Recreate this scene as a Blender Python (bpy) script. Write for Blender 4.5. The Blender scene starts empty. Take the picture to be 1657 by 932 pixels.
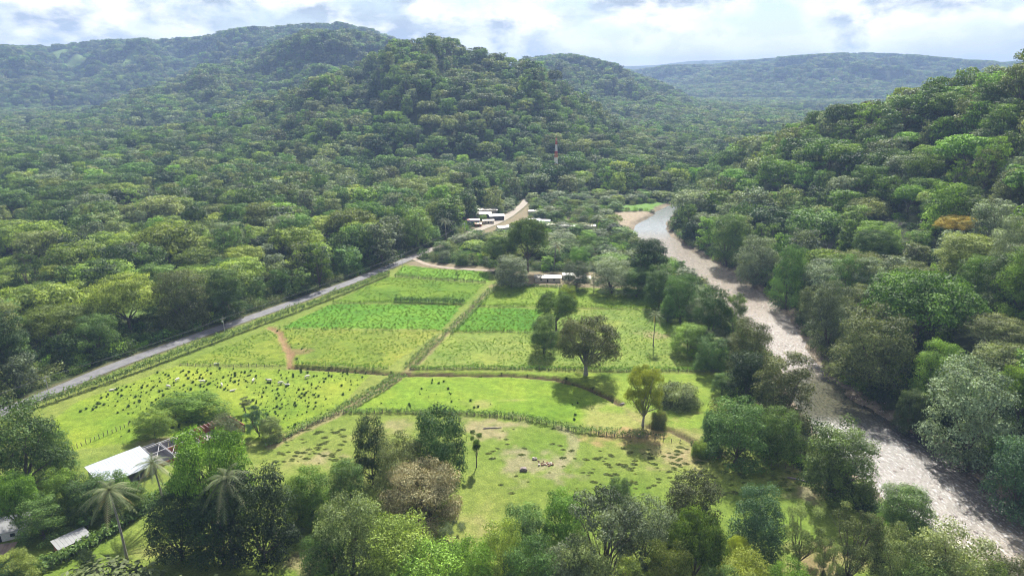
import bpy, bmesh, math, random
import numpy as np
from mathutils import Vector

scene = bpy.context.scene
COL = scene.collection
RAD = math.radians

# ------------------------------------------------------------------ camera, sky, sun, exposure
FPX, CAMZ = 1105.0, 130.0                      # focal length in photo pixels, drone height in metres
PITCH = math.atan((466 - 125) / FPX)
cam_data = bpy.data.cameras.new('camera')
cam = bpy.data.objects.new('camera', cam_data)
COL.objects.link(cam)
cam.location = (0, 0, CAMZ)
cam.rotation_euler = (math.pi / 2 - PITCH, 0, 0)
cam_data.sensor_width = 36.0
cam_data.lens = 36.0 * FPX / 1657.0
cam_data.clip_start = 1.0
cam_data.clip_end = 30000.0
scene.camera = cam

SUN_EL, SUN_AZ = RAD(47), RAD(11)
world = bpy.data.worlds.new('World')
scene.world = world
world.use_nodes = True
wn, wl = world.node_tree.nodes, world.node_tree.links
wn.clear()
w_out = wn.new('ShaderNodeOutputWorld')
w_bg = wn.new('ShaderNodeBackground')
w_bg.inputs['Strength'].default_value = 0.05
sky = wn.new('ShaderNodeTexSky')
sky.sky_type = 'NISHITA'
sky.sun_disc = False
sky.sun_elevation = SUN_EL
sky.sun_rotation = SUN_AZ
sky.air_density = 1.0
sky.dust_density = 0.6
sky.ozone_density = 1.5
w_tc = wn.new('ShaderNodeTexCoord')
w_map = wn.new('ShaderNodeMapping')
w_map.inputs['Scale'].default_value = (1.0, 1.0, 1.9)
w_map.inputs['Location'].default_value = (0.35, 0.1, 0.25)
wl.new(w_tc.outputs['Generated'], w_map.inputs['Vector'])
w_n1 = wn.new('ShaderNodeTexNoise')
w_n1.inputs['Scale'].default_value = 6.0
w_n1.inputs['Detail'].default_value = 10.0
w_n1.inputs['Roughness'].default_value = 0.6
w_n1.inputs['Distortion'].default_value = 0.1
wl.new(w_map.outputs['Vector'], w_n1.inputs['Vector'])
w_r1 = wn.new('ShaderNodeValToRGB')
w_r1.color_ramp.elements[0].position = 0.40
w_r1.color_ramp.elements[1].position = 0.60
wl.new(w_n1.outputs['Fac'], w_r1.inputs['Fac'])
w_n2 = wn.new('ShaderNodeTexNoise')
w_n2.inputs['Scale'].default_value = 9.0
w_n2.inputs['Detail'].default_value = 10.0
w_n2.inputs['Roughness'].default_value = 0.58
w_n2.inputs['Distortion'].default_value = 0.15
wl.new(w_map.outputs['Vector'], w_n2.inputs['Vector'])
w_r2 = wn.new('ShaderNodeValToRGB')
w_r2.color_ramp.elements[0].position = 0.42
w_r2.color_ramp.elements[0].color = (4.4, 5.0, 5.7, 1)      # grey-blue undersides
w_r2.color_ramp.elements[1].position = 0.55
w_r2.color_ramp.elements[1].color = (13.6, 13.3, 12.7, 1)     # sunlit cloud
wl.new(w_n2.outputs['Fac'], w_r2.inputs['Fac'])
w_mix = wn.new('ShaderNodeMix')
w_mix.data_type = 'RGBA'
wl.new(w_r1.outputs['Color'], w_mix.inputs['Factor'])
wl.new(sky.outputs['Color'], w_mix.inputs['A'])
wl.new(w_r2.outputs['Color'], w_mix.inputs['B'])
wl.new(w_mix.outputs['Result'], w_bg.inputs['Color'])
wl.new(w_bg.outputs['Background'], w_out.inputs['Surface'])

sun_data = bpy.data.lights.new('sun', 'SUN')
sun_data.energy = 5.0
sun_data.angle = RAD(0.53)
sun_data.color = (1.0, 0.95, 0.86)
sun = bpy.data.objects.new('sun', sun_data)
COL.objects.link(sun)
SUN_DIR = Vector((math.sin(SUN_AZ) * math.cos(SUN_EL), math.cos(SUN_AZ) * math.cos(SUN_EL), math.sin(SUN_EL)))
sun.rotation_euler = SUN_DIR.to_track_quat('Z', 'Y').to_euler()
sun.location = (0, 0, 900)

scene.view_settings.view_transform = 'Standard'
scene.view_settings.look = 'None'
scene.view_settings.gamma = 1.0
scene.view_settings.exposure = 1.32
scene.view_settings.use_curve_mapping = False
cy = scene.cycles
cy.max_bounces = 3
cy.diffuse_bounces = 1
cy.glossy_bounces = 1
cy.transmission_bounces = 2
cy.transparent_max_bounces = 4
cy.volume_bounces = 0
cy.use_denoising = True
cy.filter_width = 1.05
cy.sample_clamp_indirect = 4.0
cy.sample_clamp_direct = 12.0

HAZE_DENSITY = 1.15e-4

# ------------------------------------------------------------------ small helpers
def tag(o, label, category=None, group=None, kind=None):
    o['label'] = label
    if category: o['category'] = category
    if group: o['group'] = group
    if kind: o['kind'] = kind
    return o

def link(name, mesh, mat=None, parent=None):
    o = bpy.data.objects.new(name, mesh)
    COL.objects.link(o)
    if mat is not None:
        for m in (mat if isinstance(mat, (list, tuple)) else [mat]):
            if len(mesh.materials) < (len(mat) if isinstance(mat, (list, tuple)) else 1):
                mesh.materials.append(m)
    if parent is not None: o.parent = parent
    return o

def empty(name, loc=(0, 0, 0), rz=0.0, scale=None):
    o = bpy.data.objects.new(name, None)
    COL.objects.link(o)
    o.empty_display_size = 0.5
    o.location = loc
    o.rotation_euler = (0, 0, rz)
    if scale is not None: o.scale = scale
    return o

def mesh_np(name, V, F, smooth=False, attrs=None, mats=None):
    """V (n,3) array, F (m,k) array of one polygon size"""
    V = np.asarray(V, dtype=np.float32); F = np.asarray(F, dtype=np.int32)
    me = bpy.data.meshes.new(name)
    k = F.shape[1]
    me.vertices.add(len(V)); me.vertices.foreach_set('co', V.ravel())
    me.loops.add(F.size); me.loops.foreach_set('vertex_index', F.ravel())
    me.polygons.add(len(F))
    me.polygons.foreach_set('loop_start', np.arange(0, F.size, k, dtype=np.int32))
    me.polygons.foreach_set('loop_total', np.full(len(F), k, dtype=np.int32))
    if smooth: me.polygons.foreach_set('use_smooth', np.ones(len(F), dtype=bool))
    if mats is not None: me.polygons.foreach_set('material_index', np.asarray(mats, dtype=np.int32))
    for an, (typ, arr) in (attrs or {}).items():
        at = me.attributes.new(an, typ, 'POINT')
        if typ == 'FLOAT': at.data.foreach_set('value', np.asarray(arr, np.float32).ravel())
        elif typ == 'FLOAT_COLOR': at.data.foreach_set('color', np.asarray(arr, np.float32).ravel())
        elif typ == 'FLOAT_VECTOR': at.data.foreach_set('vector', np.asarray(arr, np.float32).ravel())
        elif typ == 'INT': at.data.foreach_set('value', np.asarray(arr, np.int32).ravel())
    me.update(calc_edges=True)
    me.validate()
    return me

class MB:
    """collects boxes, bars and tubes of one part"""
    def __init__(s): s.v, s.f = [], []
    def poly(s, pts, faces):
        b = len(s.v); s.v += [tuple(p) for p in pts]; s.f += [tuple(b + i for i in f) for f in faces]
    def box(s, x0, x1, y0, y1, z0, z1):
        s.poly([(x0, y0, z0), (x1, y0, z0), (x1, y1, z0), (x0, y1, z0), (x0, y0, z1), (x1, y0, z1), (x1, y1, z1), (x0, y1, z1)],
               [(3, 2, 1, 0), (4, 5, 6, 7), (0, 1, 5, 4), (1, 2, 6, 5), (2, 3, 7, 6), (3, 0, 4, 7)])
    def tube(s, pts, radii, n=6, cap=True):
        pts = [Vector(p) for p in pts]
        if not isinstance(radii, (list, tuple)): radii = [radii] * len(pts)
        b = len(s.v); ref = None
        for i, p in enumerate(pts):
            d = (pts[min(i + 1, len(pts) - 1)] - pts[max(i - 1, 0)])
            d = d.normalized() if d.length > 1e-9 else Vector((0, 0, 1))
            if ref is None:
                ref = Vector((1, 0, 0)) if abs(d.x) < 0.8 else Vector((0, 1, 0))
            a = d.cross(ref).normalized(); c = d.cross(a).normalized(); ref = -c if False else ref
            for k in range(n):
                t = 2 * math.pi * k / n
                q = p + (a * math.cos(t) + c * math.sin(t)) * radii[i]
                s.v.append((q.x, q.y, q.z))
        for i in range(len(pts) - 1):
            for k in range(n):
                k2 = (k + 1) % n
                s.f.append((b + i * n + k, b + (i + 1) * n + k, b + (i + 1) * n + k2, b + i * n + k2))
        if cap:
            s.f.append(tuple(b + k for k in range(n)))
            s.f.append(tuple(b + (len(pts) - 1) * n + k for k in reversed(range(n))))
    def bar(s, a, b, r, n=4): s.tube([a, b], [r, r], n)
    def mesh(s, name, smooth=False):
        me = bpy.data.meshes.new(name)
        me.from_pydata(s.v, [], s.f)
        if smooth: me.polygons.foreach_set('use_smooth', np.ones(len(me.polygons), dtype=bool))
        me.update()
        return me
    def build(s, name, mat, parent=None, smooth=False): return link(name, s.mesh(name, smooth), mat, parent)

ONES = 'zeroth first second third fourth fifth sixth seventh eighth ninth tenth eleventh twelfth thirteenth fourteenth fifteenth sixteenth seventeenth eighteenth nineteenth'.split()
TENS = {20: 'twent', 30: 'thirt', 40: 'fort', 50: 'fift', 60: 'sixt', 70: 'sevent', 80: 'eight', 90: 'ninet'}
def ordinal(n):
    if n < 20: return ONES[n]
    if n >= 100: return 'one-hundred-and-' + ordinal(n - 100) if n > 100 else 'hundredth'
    t = TENS[n // 10 * 10]
    return t + 'ieth' if n % 10 == 0 else t + 'y-' + ONES[n % 10]

# ------------------------------------------------------------------ numeric noise
def _hash(ix, iy, seed):
    h = (ix.astype(np.int64) * 374761393 + iy.astype(np.int64) * 668265263 + seed * 974711) & 0x7fffffff
    h = ((h ^ (h >> 13)) * 1274126177) & 0x7fffffff
    h = h ^ (h >> 16)
    return (h & 0xffff) / 65535.0
def vnoise(x, y, seed=0):
    ix, iy = np.floor(x), np.floor(y)
    fx, fy = x - ix, y - iy
    ux, uy = fx * fx * fx * (fx * (fx * 6 - 15) + 10), fy * fy * fy * (fy * (fy * 6 - 15) + 10)
    a, b = _hash(ix, iy, seed), _hash(ix + 1, iy, seed)
    c, d = _hash(ix, iy + 1, seed), _hash(ix + 1, iy + 1, seed)
    return (a + (b - a) * ux) * (1 - uy) + (c + (d - c) * ux) * uy
def fbm(x, y, scale, octaves=4, seed=0):
    s, amp, tot = 0.0, 1.0, 0.0
    x, y = np.asarray(x, float) / scale, np.asarray(y, float) / scale
    for o in range(octaves):
        s = s + amp * vnoise(x * 2 ** o + 17.3 * o, y * 2 ** o + 9.1 * o, seed + o)
        tot += amp; amp *= 0.5
    return s / tot - 0.5
def sstep(a, b, x):
    t = np.clip((x - a) / (b - a), 0, 1)
    return t * t * (3 - 2 * t)

# ------------------------------------------------------------------ from the photograph to the ground
CP, SP = math.cos(PITCH), math.sin(PITCH)
def ray(px, py):
    X, Y = (px - 828.5) / FPX, (466 - py) / FPX
    return np.array([X, CP + Y * SP, -SP + Y * CP])
def flat(px, py, z=0.0):
    d = ray(px, py); t = (z - CAMZ) / d[2]
    return np.array([d[0] * t, d[1] * t, z])
def far_point(px, py, D):
    d = ray(px, py); k = D / math.hypot(d[0], d[1])
    return np.array([d[0] * k, d[1] * k, CAMZ + d[2] * k])
def project(x, y, z):
    dx, dy, dz = x, y, z - CAMZ
    dep = dy * CP - dz * SP
    up = dy * SP + dz * CP
    return 828.5 + FPX * dx / dep, 466 - FPX * up / dep, dep
def polyline(pts, z=0.0, step=None):
    P = np.array([flat(a, b, z)[:2] for a, b in pts])
    if step is None: return P
    seg = np.r_[0, np.cumsum(np.hypot(*np.diff(P, axis=0).T))]
    n = max(2, int(seg[-1] / step) + 1)
    s = np.linspace(0, seg[-1], n)
    return np.stack([np.interp(s, seg, P[:, 0]), np.interp(s, seg, P[:, 1])], 1)
def smooth_line(P, it=3):
    for _ in range(it):
        Q = P.copy(); Q[1:-1] = (P[:-2] + 2 * P[1:-1] + P[2:]) / 4; P = Q
    return P
def dist_line(x, y, L):
    """distance of points to a densely sampled line, and the index of the nearest sample"""
    x = np.asarray(x, float).ravel(); y = np.asarray(y, float).ravel()
    out = np.full(len(x), 1e9); idx = np.zeros(len(x), int)
    near = (x > L[:, 0].min() - 900) & (x < L[:, 0].max() + 900) & (y > L[:, 1].min() - 900) & (y < L[:, 1].max() + 900)
    w = np.nonzero(near)[0]
    for s in range(0, len(w), 40000):
        k = w[s:s + 40000]
        d = (x[k, None] - L[None, :, 0]) ** 2 + (y[k, None] - L[None, :, 1]) ** 2
        j = d.argmin(1)
        idx[k] = j; out[k] = np.sqrt(d[np.arange(len(k)), j])
    return out, idx
def inside(x, y, poly):
    x = np.asarray(x, float); y = np.asarray(y, float)
    r = np.zeros(x.shape, bool); n = len(poly); j = n - 1
    for i in range(n):
        xi, yi = poly[i]; xj, yj = poly[j]
        c = ((yi > y) != (yj > y)) & (x < (xj - xi) * (y - yi) / (yj - yi + 1e-12) + xi)
        r ^= c; j = i
    return r
def gpoly(pts, z=0.0): return np.array([flat(a, b, z)[:2] for a, b in pts])

# river edges as read in the photograph, at water level
WATER_Z = -2.2
RIV_R = [(1112, 332), (1092, 340), (1084, 350), (1074, 364), (1084, 380), (1128, 412), (1190, 442), (1226, 470), (1262, 500), (1292, 545), (1318, 592), (1365, 636), (1420, 668), (1480, 702), (1540, 752), (1610, 812), (1700, 866), (1900, 980)]
RIV_L = [(1085, 333), (1065, 342), (1058, 352), (1030, 368), (1018, 380), (1060, 410), (1110, 438), (1160, 474), (1184, 512), (1232, 556), (1280, 612), (1296, 664), (1345, 712), (1392, 762), (1460, 822), (1530, 880), (1640, 960), (1840, 1100)]
def resample(P, n):
    seg = np.r_[0, np.cumsum(np.hypot(*np.diff(P, axis=0).T))]
    return P, seg
_R, _L = gpoly(RIV_R, WATER_Z), gpoly(RIV_L, WATER_Z)
_t = np.linspace(0, 1, len(_R)); _T = np.linspace(0, 1, 260)
RVR = smooth_line(np.stack([np.interp(_T, _t, _R[:, i]) for i in (0, 1)], 1), 12)
RVL = smooth_line(np.stack([np.interp(_T, _t, _L[:, i]) for i in (0, 1)], 1), 12)
RVC = (RVR + RVL) / 2
RVW = np.hypot(*(RVR - RVL).T) / 2
_tan = np.gradient(RVC, axis=0)
RVN = np.stack([-_tan[:, 1], _tan[:, 0]], 1); RVN /= np.hypot(*RVN.T)[:, None]
RVN *= np.sign(((RVR - RVL) * RVN).sum(1))[:, None]      # towards the far (wooded) bank

ROAD = smooth_line(polyline([(-160, 732), (-60, 692), (40, 652), (180, 594), (330, 540), (480, 488), (570, 456), (640, 428), (672, 414), (700, 404), (745, 385), (775, 371), (800, 362), (822, 350), (838, 338), (848, 330), (852, 322)], 0, 4.0), 10)

# ridge lines: (px, py, horizontal distance) of the tree tops along each skyline
RIDGES = {
    'central': dict(foot=960, back=420, pts=[(60, 262, 1120), (150, 246, 1180), (200, 236, 1250), (300, 212, 1350), (400, 178, 1450), (500, 142, 1500), (560, 116, 1520), (600, 92, 1530), (640, 77, 1530), (690, 66, 1520), (740, 73, 1500), (800, 88, 1480), (850, 103, 1450), (890, 121, 1420), (930, 151, 1380), (975, 183, 1330), (1010, 217, 1280), (1050, 250, 1200), (1080, 276, 1130), (1110, 297, 1100)]),
    'spur': dict(foot=1750, back=500, pts=[(-300, 260, 2080), (-100, 240, 2210), (0, 226, 2275), (60, 209, 2314), (150, 184, 2379), (220, 155, 2444), (300, 125, 2535), (380, 94, 2665), (450, 70, 2795), (520, 52, 2925), (600, 60, 2990), (680, 90, 2990), (760, 130, 2990)]),
    'west': dict(foot=3050, back=1500, pts=[(-500, 95, 4650), (-100, 84, 4500), (0, 78, 4350), (70, 76, 4350), (150, 69, 4275), (250, 66, 4125), (330, 62, 3900), (380, 51, 3825), (440, 45, 3750), (500, 40, 3675), (550, 40, 3600), (600, 50, 3570), (650, 69, 3570), (700, 92, 3600), (760, 125, 3600)]),
    'middle': dict(foot=1900, back=700, pts=[(740, 165, 3510), (800, 120, 3445), (850, 99, 3380), (890, 92, 3380), (930, 94, 3315), (980, 106, 3250), (1020, 118, 3185), (1060, 134, 3055), (1120, 164, 2860), (1200, 189, 2600), (1280, 209, 2405), (1340, 232, 2275)]),
    'east': dict(foot=3900, back=2000, pts=[(900, 135, 7590), (960, 126, 7360), (1020, 116, 6900), (1080, 108, 6670), (1150, 106, 6440), (1200, 100, 6325), (1280, 93, 6095), (1340, 89, 5980), (1400, 86, 5865), (1450, 88, 5750), (1500, 93, 5750), (1560, 99, 5750), (1620, 102, 5750), (1657, 100, 5750), (1800, 92, 5750), (2200, 90, 5750)]),
    'farthest': dict(foot=8200, back=2500, pts=[(500, 125, 9500), (900, 112, 9500), (1060, 106, 9500), (1120, 99, 9500), (1200, 97, 9500), (1300, 101, 9500), (1500, 108, 9500), (1657, 110, 9500), (2200, 120, 9500)]),
}
RIVERSIDE = [(1060, 318, 760), (1085, 300, 860), (1120, 276, 880), (1170, 258, 850), (1220, 241, 820), (1270, 221, 790), (1310, 201, 770), (1370, 184, 740), (1410, 171, 720), (1460, 159, 700), (1500, 144, 690), (1560, 133, 680), (1600, 119, 670), (1657, 106, 660), (1750, 90, 640), (1900, 66, 620), (2300, 40, 600)]
def _ridge(pts, tree):
    P = np.array([far_point(*p) for p in pts])
    return np.arctan2(P[:, 0], P[:, 1]), np.hypot(P[:, 0], P[:, 1]), np.maximum(P[:, 2] - tree, 2.0)
for k, r in RIDGES.items():
    tree = {'central': 17, 'spur': 17, 'west': 20, 'middle': 18, 'east': 20, 'farthest': 0}[k]
    r['az'], r['D'], r['Z'] = _ridge(r['pts'], tree)
RS_AZ, RS_D, RS_Z = _ridge(RIVERSIDE, 18)

DITCH = polyline([(470, 594), (530, 597), (600, 602), (650, 606), (740, 606), (830, 607), (900, 613), (945, 624), (985, 642), (1003, 653)], 0, 1.0)
DITCH2 = polyline([(1050, 690), (1085, 695), (1110, 708), (1135, 722), (1165, 735)], 0, 1.0)
GULLY = polyline([(437, 530), (452, 538), (460, 555), (470, 575), (470, 594)], 0, 1.0)

def river_info(x, y):
    d, j = dist_line(x, y, RVC)
    side = ((np.asarray(x).ravel() - RVC[j, 0]) * RVN[j, 0] + (np.asarray(y).ravel() - RVC[j, 1]) * RVN[j, 1])
    return d - RVW[j], np.sign(side), j

def terrain(x, y, want_layer=False):
    x = np.asarray(x, float).ravel(); y = np.asarray(y, float).ravel()
    az, r = np.arctan2(x, y), np.hypot(x, y)
    h = 0.5 * fbm(x, y, 60, 3, 3) + 0.18 * fbm(x, y, 6, 2, 5) - 0.03
    layer = np.zeros(len(x), int)
    n1, n2 = fbm(x, y, 420, 4, 11), fbm(x, y, 130, 3, 23)
    for i, (k, R) in enumerate(RIDGES.items()):
        D, Z = np.interp(az, R['az'], R['D']), np.interp(az, R['az'], R['Z'])
        fade = sstep(R['az'][0] - 0.12, R['az'][0], az) * (1 - sstep(R['az'][-1], R['az'][-1] + 0.12, az))
        t = np.clip((r - R['foot']) / (D - R['foot']), 0, 1)
        up = t ** 0.66
        rough = 1 + (n1 * 1.1 + n2 * 0.8) * np.sin(np.pi * np.clip(t, 0, 1)) ** 0.7
        fold = 1 - np.abs(2 * vnoise(az * 15 + 1.6 * n1 + 3.7 * i, r / 700 + 0.8 * n2, 61 + i) - 1)
        rough = rough * (1 + (0.62 * fold - 0.36) * np.sin(np.pi * np.clip(t, 0, 1)) ** 0.5)
        hk = np.where(r <= D, Z * up * rough, Z * (1 - sstep(0, R['back'], r - D))) * fade
        lim = CAMZ + (Z - CAMZ) * r / D + 2.0
        hk = np.where((r < D) & (fade > 0.99), np.minimum(hk, np.maximum(lim, 0)), hk)
        m = hk > h
        layer[m & (hk > 4)] = i + 1
        h = np.maximum(h, hk)
    d, side, j = river_info(x, y)
    D, Z = np.interp(az, RS_AZ, RS_D), np.interp(az, RS_AZ, RS_Z)
    fade = sstep(RS_AZ[0] - 0.01, RS_AZ[0] + 0.03, az)
    dd = np.clip(d - 3, 0, None)
    t = dd / (dd + np.clip(D - r, 0, None) + 1e-3)
    hr = np.where(r < D, Z * t ** 0.92 * (1 + (n2 * 0.7 + n1 * .3) * np.sin(np.pi * t)), Z * (1 - sstep(0, 420, r - D))) * fade
    hr = np.where((side > 0) & (d < 1e6), hr, 0)
    m = hr > h
    layer[m & (hr > 2.5)] = 7
    h = np.where(m, hr, h)
    near = d < 9
    bed = WATER_Z - 1.1 * sstep(0, 7, -d) + 1.6 * fbm(x, y, 9, 3, 41)
    bank = WATER_Z + 0.25 + (np.maximum(h, 0) - WATER_Z - 0.25) * sstep(0, 8, d)
    h = np.where(d < 0, np.minimum(bed, WATER_Z - 0.1 + 0.4 * sstep(-3, 0, d)), np.where(near, bank, h))
    for L, w, dep in ((DITCH, 2.4, 1.5), (DITCH2, 2.2, 1.2), (GULLY, 1.8, 0.8)):
        dl, _ = dist_line(x, y, L)
        h = h - dep * (1 - sstep(w * 0.25, w, dl))
    return (h, layer, d, side, j) if want_layer else h

def hz(x, y): return float(terrain(np.array([x]), np.array([y]))[0])

_rs = np.exp(np.linspace(math.log(110), math.log(9000), 2600))
def on_ground(px, py):
    d = ray(px, py); k = math.hypot(d[0], d[1])
    x, y, z = d[0] / k * _rs, d[1] / k * _rs, CAMZ + d[2] / k * _rs
    h = terrain(x, y)
    w = np.nonzero(z < h)[0]
    if len(w) == 0: return np.array([x[-1], y[-1], h[-1]])
    i = max(w[0], 1); a, b = (z - h)[i - 1], (z - h)[i]
    t = a / (a - b + 1e-9)
    X, Y = x[i - 1] + (x[i] - x[i - 1]) * t, y[i - 1] + (y[i] - y[i - 1]) * t
    return np.array([X, Y, hz(X, Y)])

# ------------------------------------------------------------------ materials
MATS = {}
def new_mat(name):
    m = bpy.data.materials.new(name); m.use_nodes = True
    nt = m.node_tree; nt.nodes.clear()
    out = nt.nodes.new('ShaderNodeOutputMaterial')
    MATS[name] = m
    return m, nt.nodes, nt.links, out
def noise_node(n, l, scale, detail=3.0, vec=None, rough=0.55):
    t = n.new('ShaderNodeTexNoise'); t.inputs['Scale'].default_value = scale
    t.inputs['Detail'].default_value = detail; t.inputs['Roughness'].default_value = rough
    if vec is not None: l.new(vec, t.inputs['Vector'])
    return t
def mixc(n, l, fac, a, b, mode='MIX'):
    m = n.new('ShaderNodeMix'); m.data_type = 'RGBA'; m.blend_type = mode
    for key, v in (('Factor', fac), ('A', a), ('B', b)):
        if hasattr(v, 'links'): l.new(v, m.inputs[key])
        elif key == 'Factor': m.inputs[key].default_value = v
        else: m.inputs[key].default_value = (*v, 1) if len(v) == 3 else v
    return m.outputs['Result']
def ramp(n, l, src, p0, p1, c0=(0, 0, 0), c1=(1, 1, 1)):
    r = n.new('ShaderNodeValToRGB'); l.new(src, r.inputs['Fac'])
    r.color_ramp.elements[0].position = p0; r.color_ramp.elements[0].color = (*c0, 1)
    r.color_ramp.elements[1].position = p1; r.color_ramp.elements[1].color = (*c1, 1)
    return r.outputs['Color']
def simple_mat(name, col, rough=0.7, metal=0.0, vary=0.25, scale=1.2, bump=0.0, bscale=8.0, col2=None, spec=0.3):
    m, n, l, out = new_mat(name)
    p = n.new('ShaderNodeBsdfPrincipled')
    tc = n.new('ShaderNodeTexCoord')
    nz = noise_node(n, l, scale, 5, tc.outputs['Object'])
    c2 = col2 or tuple(max(0, c * (1 - vary)) for c in col)
    l.new(mixc(n, l, ramp(n, l, nz.outputs['Fac'], 0.35, 0.68), col, c2), p.inputs['Base Color'])
    p.inputs['Roughness'].default_value = rough; p.inputs['Metallic'].default_value = metal
    p.inputs['Specular IOR Level'].default_value = spec
    if bump:
        bz = noise_node(n, l, bscale, 4, tc.outputs['Object'])
        b = n.new('ShaderNodeBump'); b.inputs['Strength'].default_value = bump
        l.new(bz.outputs['Fac'], b.inputs['Height']); l.new(b.outputs['Normal'], p.inputs['Normal'])
    l.new(p.outputs['BSDF'], out.inputs['Surface'])
    return m
def leaf_mat(name, lo, hi, trans=0.3, val=(0.6, 1.42), hue=0.013, tcol=None):
    """lo / hi: colours of the dullest and the freshest leaf of one crown"""
    m, n, l, out = new_mat('leaves_' + name)
    at = n.new('ShaderNodeAttribute'); at.attribute_name = 'tint'
    oi = n.new('ShaderNodeObjectInfo')
    c = mixc(n, l, at.outputs['Fac'], lo, hi)
    hs = n.new('ShaderNodeHueSaturation')
    mr = n.new('ShaderNodeMapRange'); l.new(oi.outputs['Random'], mr.inputs['Value'])
    mr.inputs['To Min'].default_value, mr.inputs['To Max'].default_value = val
    l.new(mr.outputs['Result'], hs.inputs['Value'])
    mul = n.new('ShaderNodeMath'); mul.operation = 'MULTIPLY'; l.new(oi.outputs['Random'], mul.inputs[0]); mul.inputs[1].default_value = 7.31
    fr = n.new('ShaderNodeMath'); fr.operation = 'FRACT'; l.new(mul.outputs[0], fr.inputs[0])
    mh = n.new('ShaderNodeMapRange'); l.new(fr.outputs[0], mh.inputs['Value'])
    mh.inputs['To Min'].default_value, mh.inputs['To Max'].default_value = 0.5 - hue, 0.5 + hue
    l.new(mh.outputs['Result'], hs.inputs['Hue'])
    l.new(c, hs.inputs['Color'])
    p = n.new('ShaderNodeBsdfPrincipled'); l.new(hs.outputs['Color'], p.inputs['Base Color'])
    p.inputs['Roughness'].default_value = 0.62; p.inputs['Specular IOR Level'].default_value = 0.22
    t = n.new('ShaderNodeBsdfTranslucent')
    l.new(mixc(n, l, 1.0, hs.outputs['Color'], tcol or (1.25, 1.25, 0.55), 'MULTIPLY'), t.inputs['Color'])
    mx = n.new('ShaderNodeMixShader'); mx.inputs[0].default_value = trans
    l.new(p.outputs['BSDF'], mx.inputs[1]); l.new(t.outputs['BSDF'], mx.inputs[2])
    l.new(mx.outputs['Shader'], out.inputs['Surface'])
    return m

LEAF = {
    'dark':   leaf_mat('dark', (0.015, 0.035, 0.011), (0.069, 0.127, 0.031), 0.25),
    'mid':    leaf_mat('mid', (0.033, 0.066, 0.019), (0.175, 0.291, 0.069), 0.30),
    'bright': leaf_mat('bright', (0.044, 0.096, 0.013), (0.231, 0.392, 0.056), 0.34),
    'lime':   leaf_mat('lime', (0.067, 0.111, 0.021), (0.323, 0.420, 0.086), 0.35),
    'olive':  leaf_mat('olive', (0.058, 0.079, 0.029), (0.269, 0.328, 0.120), 0.30),
    'grey':   leaf_mat('grey', (0.056, 0.079, 0.043), (0.265, 0.336, 0.183), 0.25),
    'teal':   leaf_mat('teal', (0.030, 0.068, 0.033), (0.160, 0.284, 0.128), 0.28),
    'yellow': leaf_mat('yellow', (0.15, 0.19, 0.022), (0.40, 0.46, 0.06), 0.35, hue=0.004),
    'gold':   leaf_mat('gold', (0.14, 0.16, 0.03), (0.80, 0.60, 0.07), 0.3, hue=0.004, val=(1, 1.1), tcol=(1.2, 1.0, 0.5)),
    'brown':  leaf_mat('brown', (0.14, 0.142, 0.066), (0.41, 0.385, 0.205), 0.25, hue=0.004, val=(1, 1.1), tcol=(1.2, 1.0, 0.6)),
    'rust':   leaf_mat('rust', (0.029, 0.038, 0.013), (0.140, 0.160, 0.056), 0.25),
    'palm':   leaf_mat('palm', (0.070, 0.095, 0.040), (0.180, 0.215, 0.095), 0.25, hue=0.006),
    'stake':  leaf_mat('stake', (0.075, 0.138, 0.034), (0.201, 0.299, 0.092), 0.32, val=(0.95, 1.05), hue=0.005),
    'crop':   leaf_mat('crop', (0.085, 0.165, 0.018), (0.190, 0.310, 0.040), 0.35, val=(0.75, 1.2), hue=0.012),
    'tuft':   leaf_mat('tuft', (0.022, 0.052, 0.012), (0.075, 0.140, 0.028), 0.15, val=(0.8, 1.3)),
    'cushion': leaf_mat('cushion', (0.075, 0.105, 0.022), (0.150, 0.185, 0.042), 0.25, val=(0.8, 1.2)),
}
BARK = simple_mat('bark', (0.13, 0.11, 0.09), 0.9, vary=0.45, scale=2.5, bump=0.4)
BARK_PALE = simple_mat('pale_bark', (0.30, 0.28, 0.25), 0.9, vary=0.35, scale=2.0, bump=0.3)
BARK_GREY = simple_mat('dead_wood', (0.27, 0.23, 0.24), 0.9, vary=0.3, scale=2.0)
WOOD = simple_mat('weathered_post', (0.22, 0.19, 0.15), 0.9, vary=0.4, scale=3.0)

# ground: the colour of the vegetation and soil comes from the mesh, fine grain from noise
m, n, l, out = new_mat('ground_cover')
GROUND = m
p = n.new('ShaderNodeBsdfPrincipled'); p.inputs['Roughness'].default_value = 0.9; p.inputs['Specular IOR Level'].default_value = 0.1
at = n.new('ShaderNodeAttribute'); at.attribute_name = 'cover'
geo = n.new('ShaderNodeNewGeometry')
g1 = noise_node(n, l, 0.35, 6, geo.outputs['Position'], 0.7)
g2 = noise_node(n, l, 1.7, 4, geo.outputs['Position'], 0.65)
c = mixc(n, l, 1.0, at.outputs['Color'], ramp(n, l, g1.outputs['Fac'], 0.3, 0.7, (0.62, 0.66, 0.55), (1.32, 1.26, 1.2)), 'MULTIPLY')
c = mixc(n, l, 1.0, c, ramp(n, l, g2.outputs['Fac'], 0.3, 0.7, (0.66, 0.68, 0.6), (1.3, 1.27, 1.25)), 'MULTIPLY')
l.new(c, p.inputs['Base Color'])
bm_ = n.new('ShaderNodeBump'); bm_.inputs['Strength'].default_value = 0.7; bm_.inputs['Distance'].default_value = 0.35
l.new(g2.outputs['Fac'], bm_.inputs['Height']); l.new(bm_.outputs['Normal'], p.inputs['Normal'])
l.new(p.outputs['BSDF'], out.inputs['Surface'])

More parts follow.
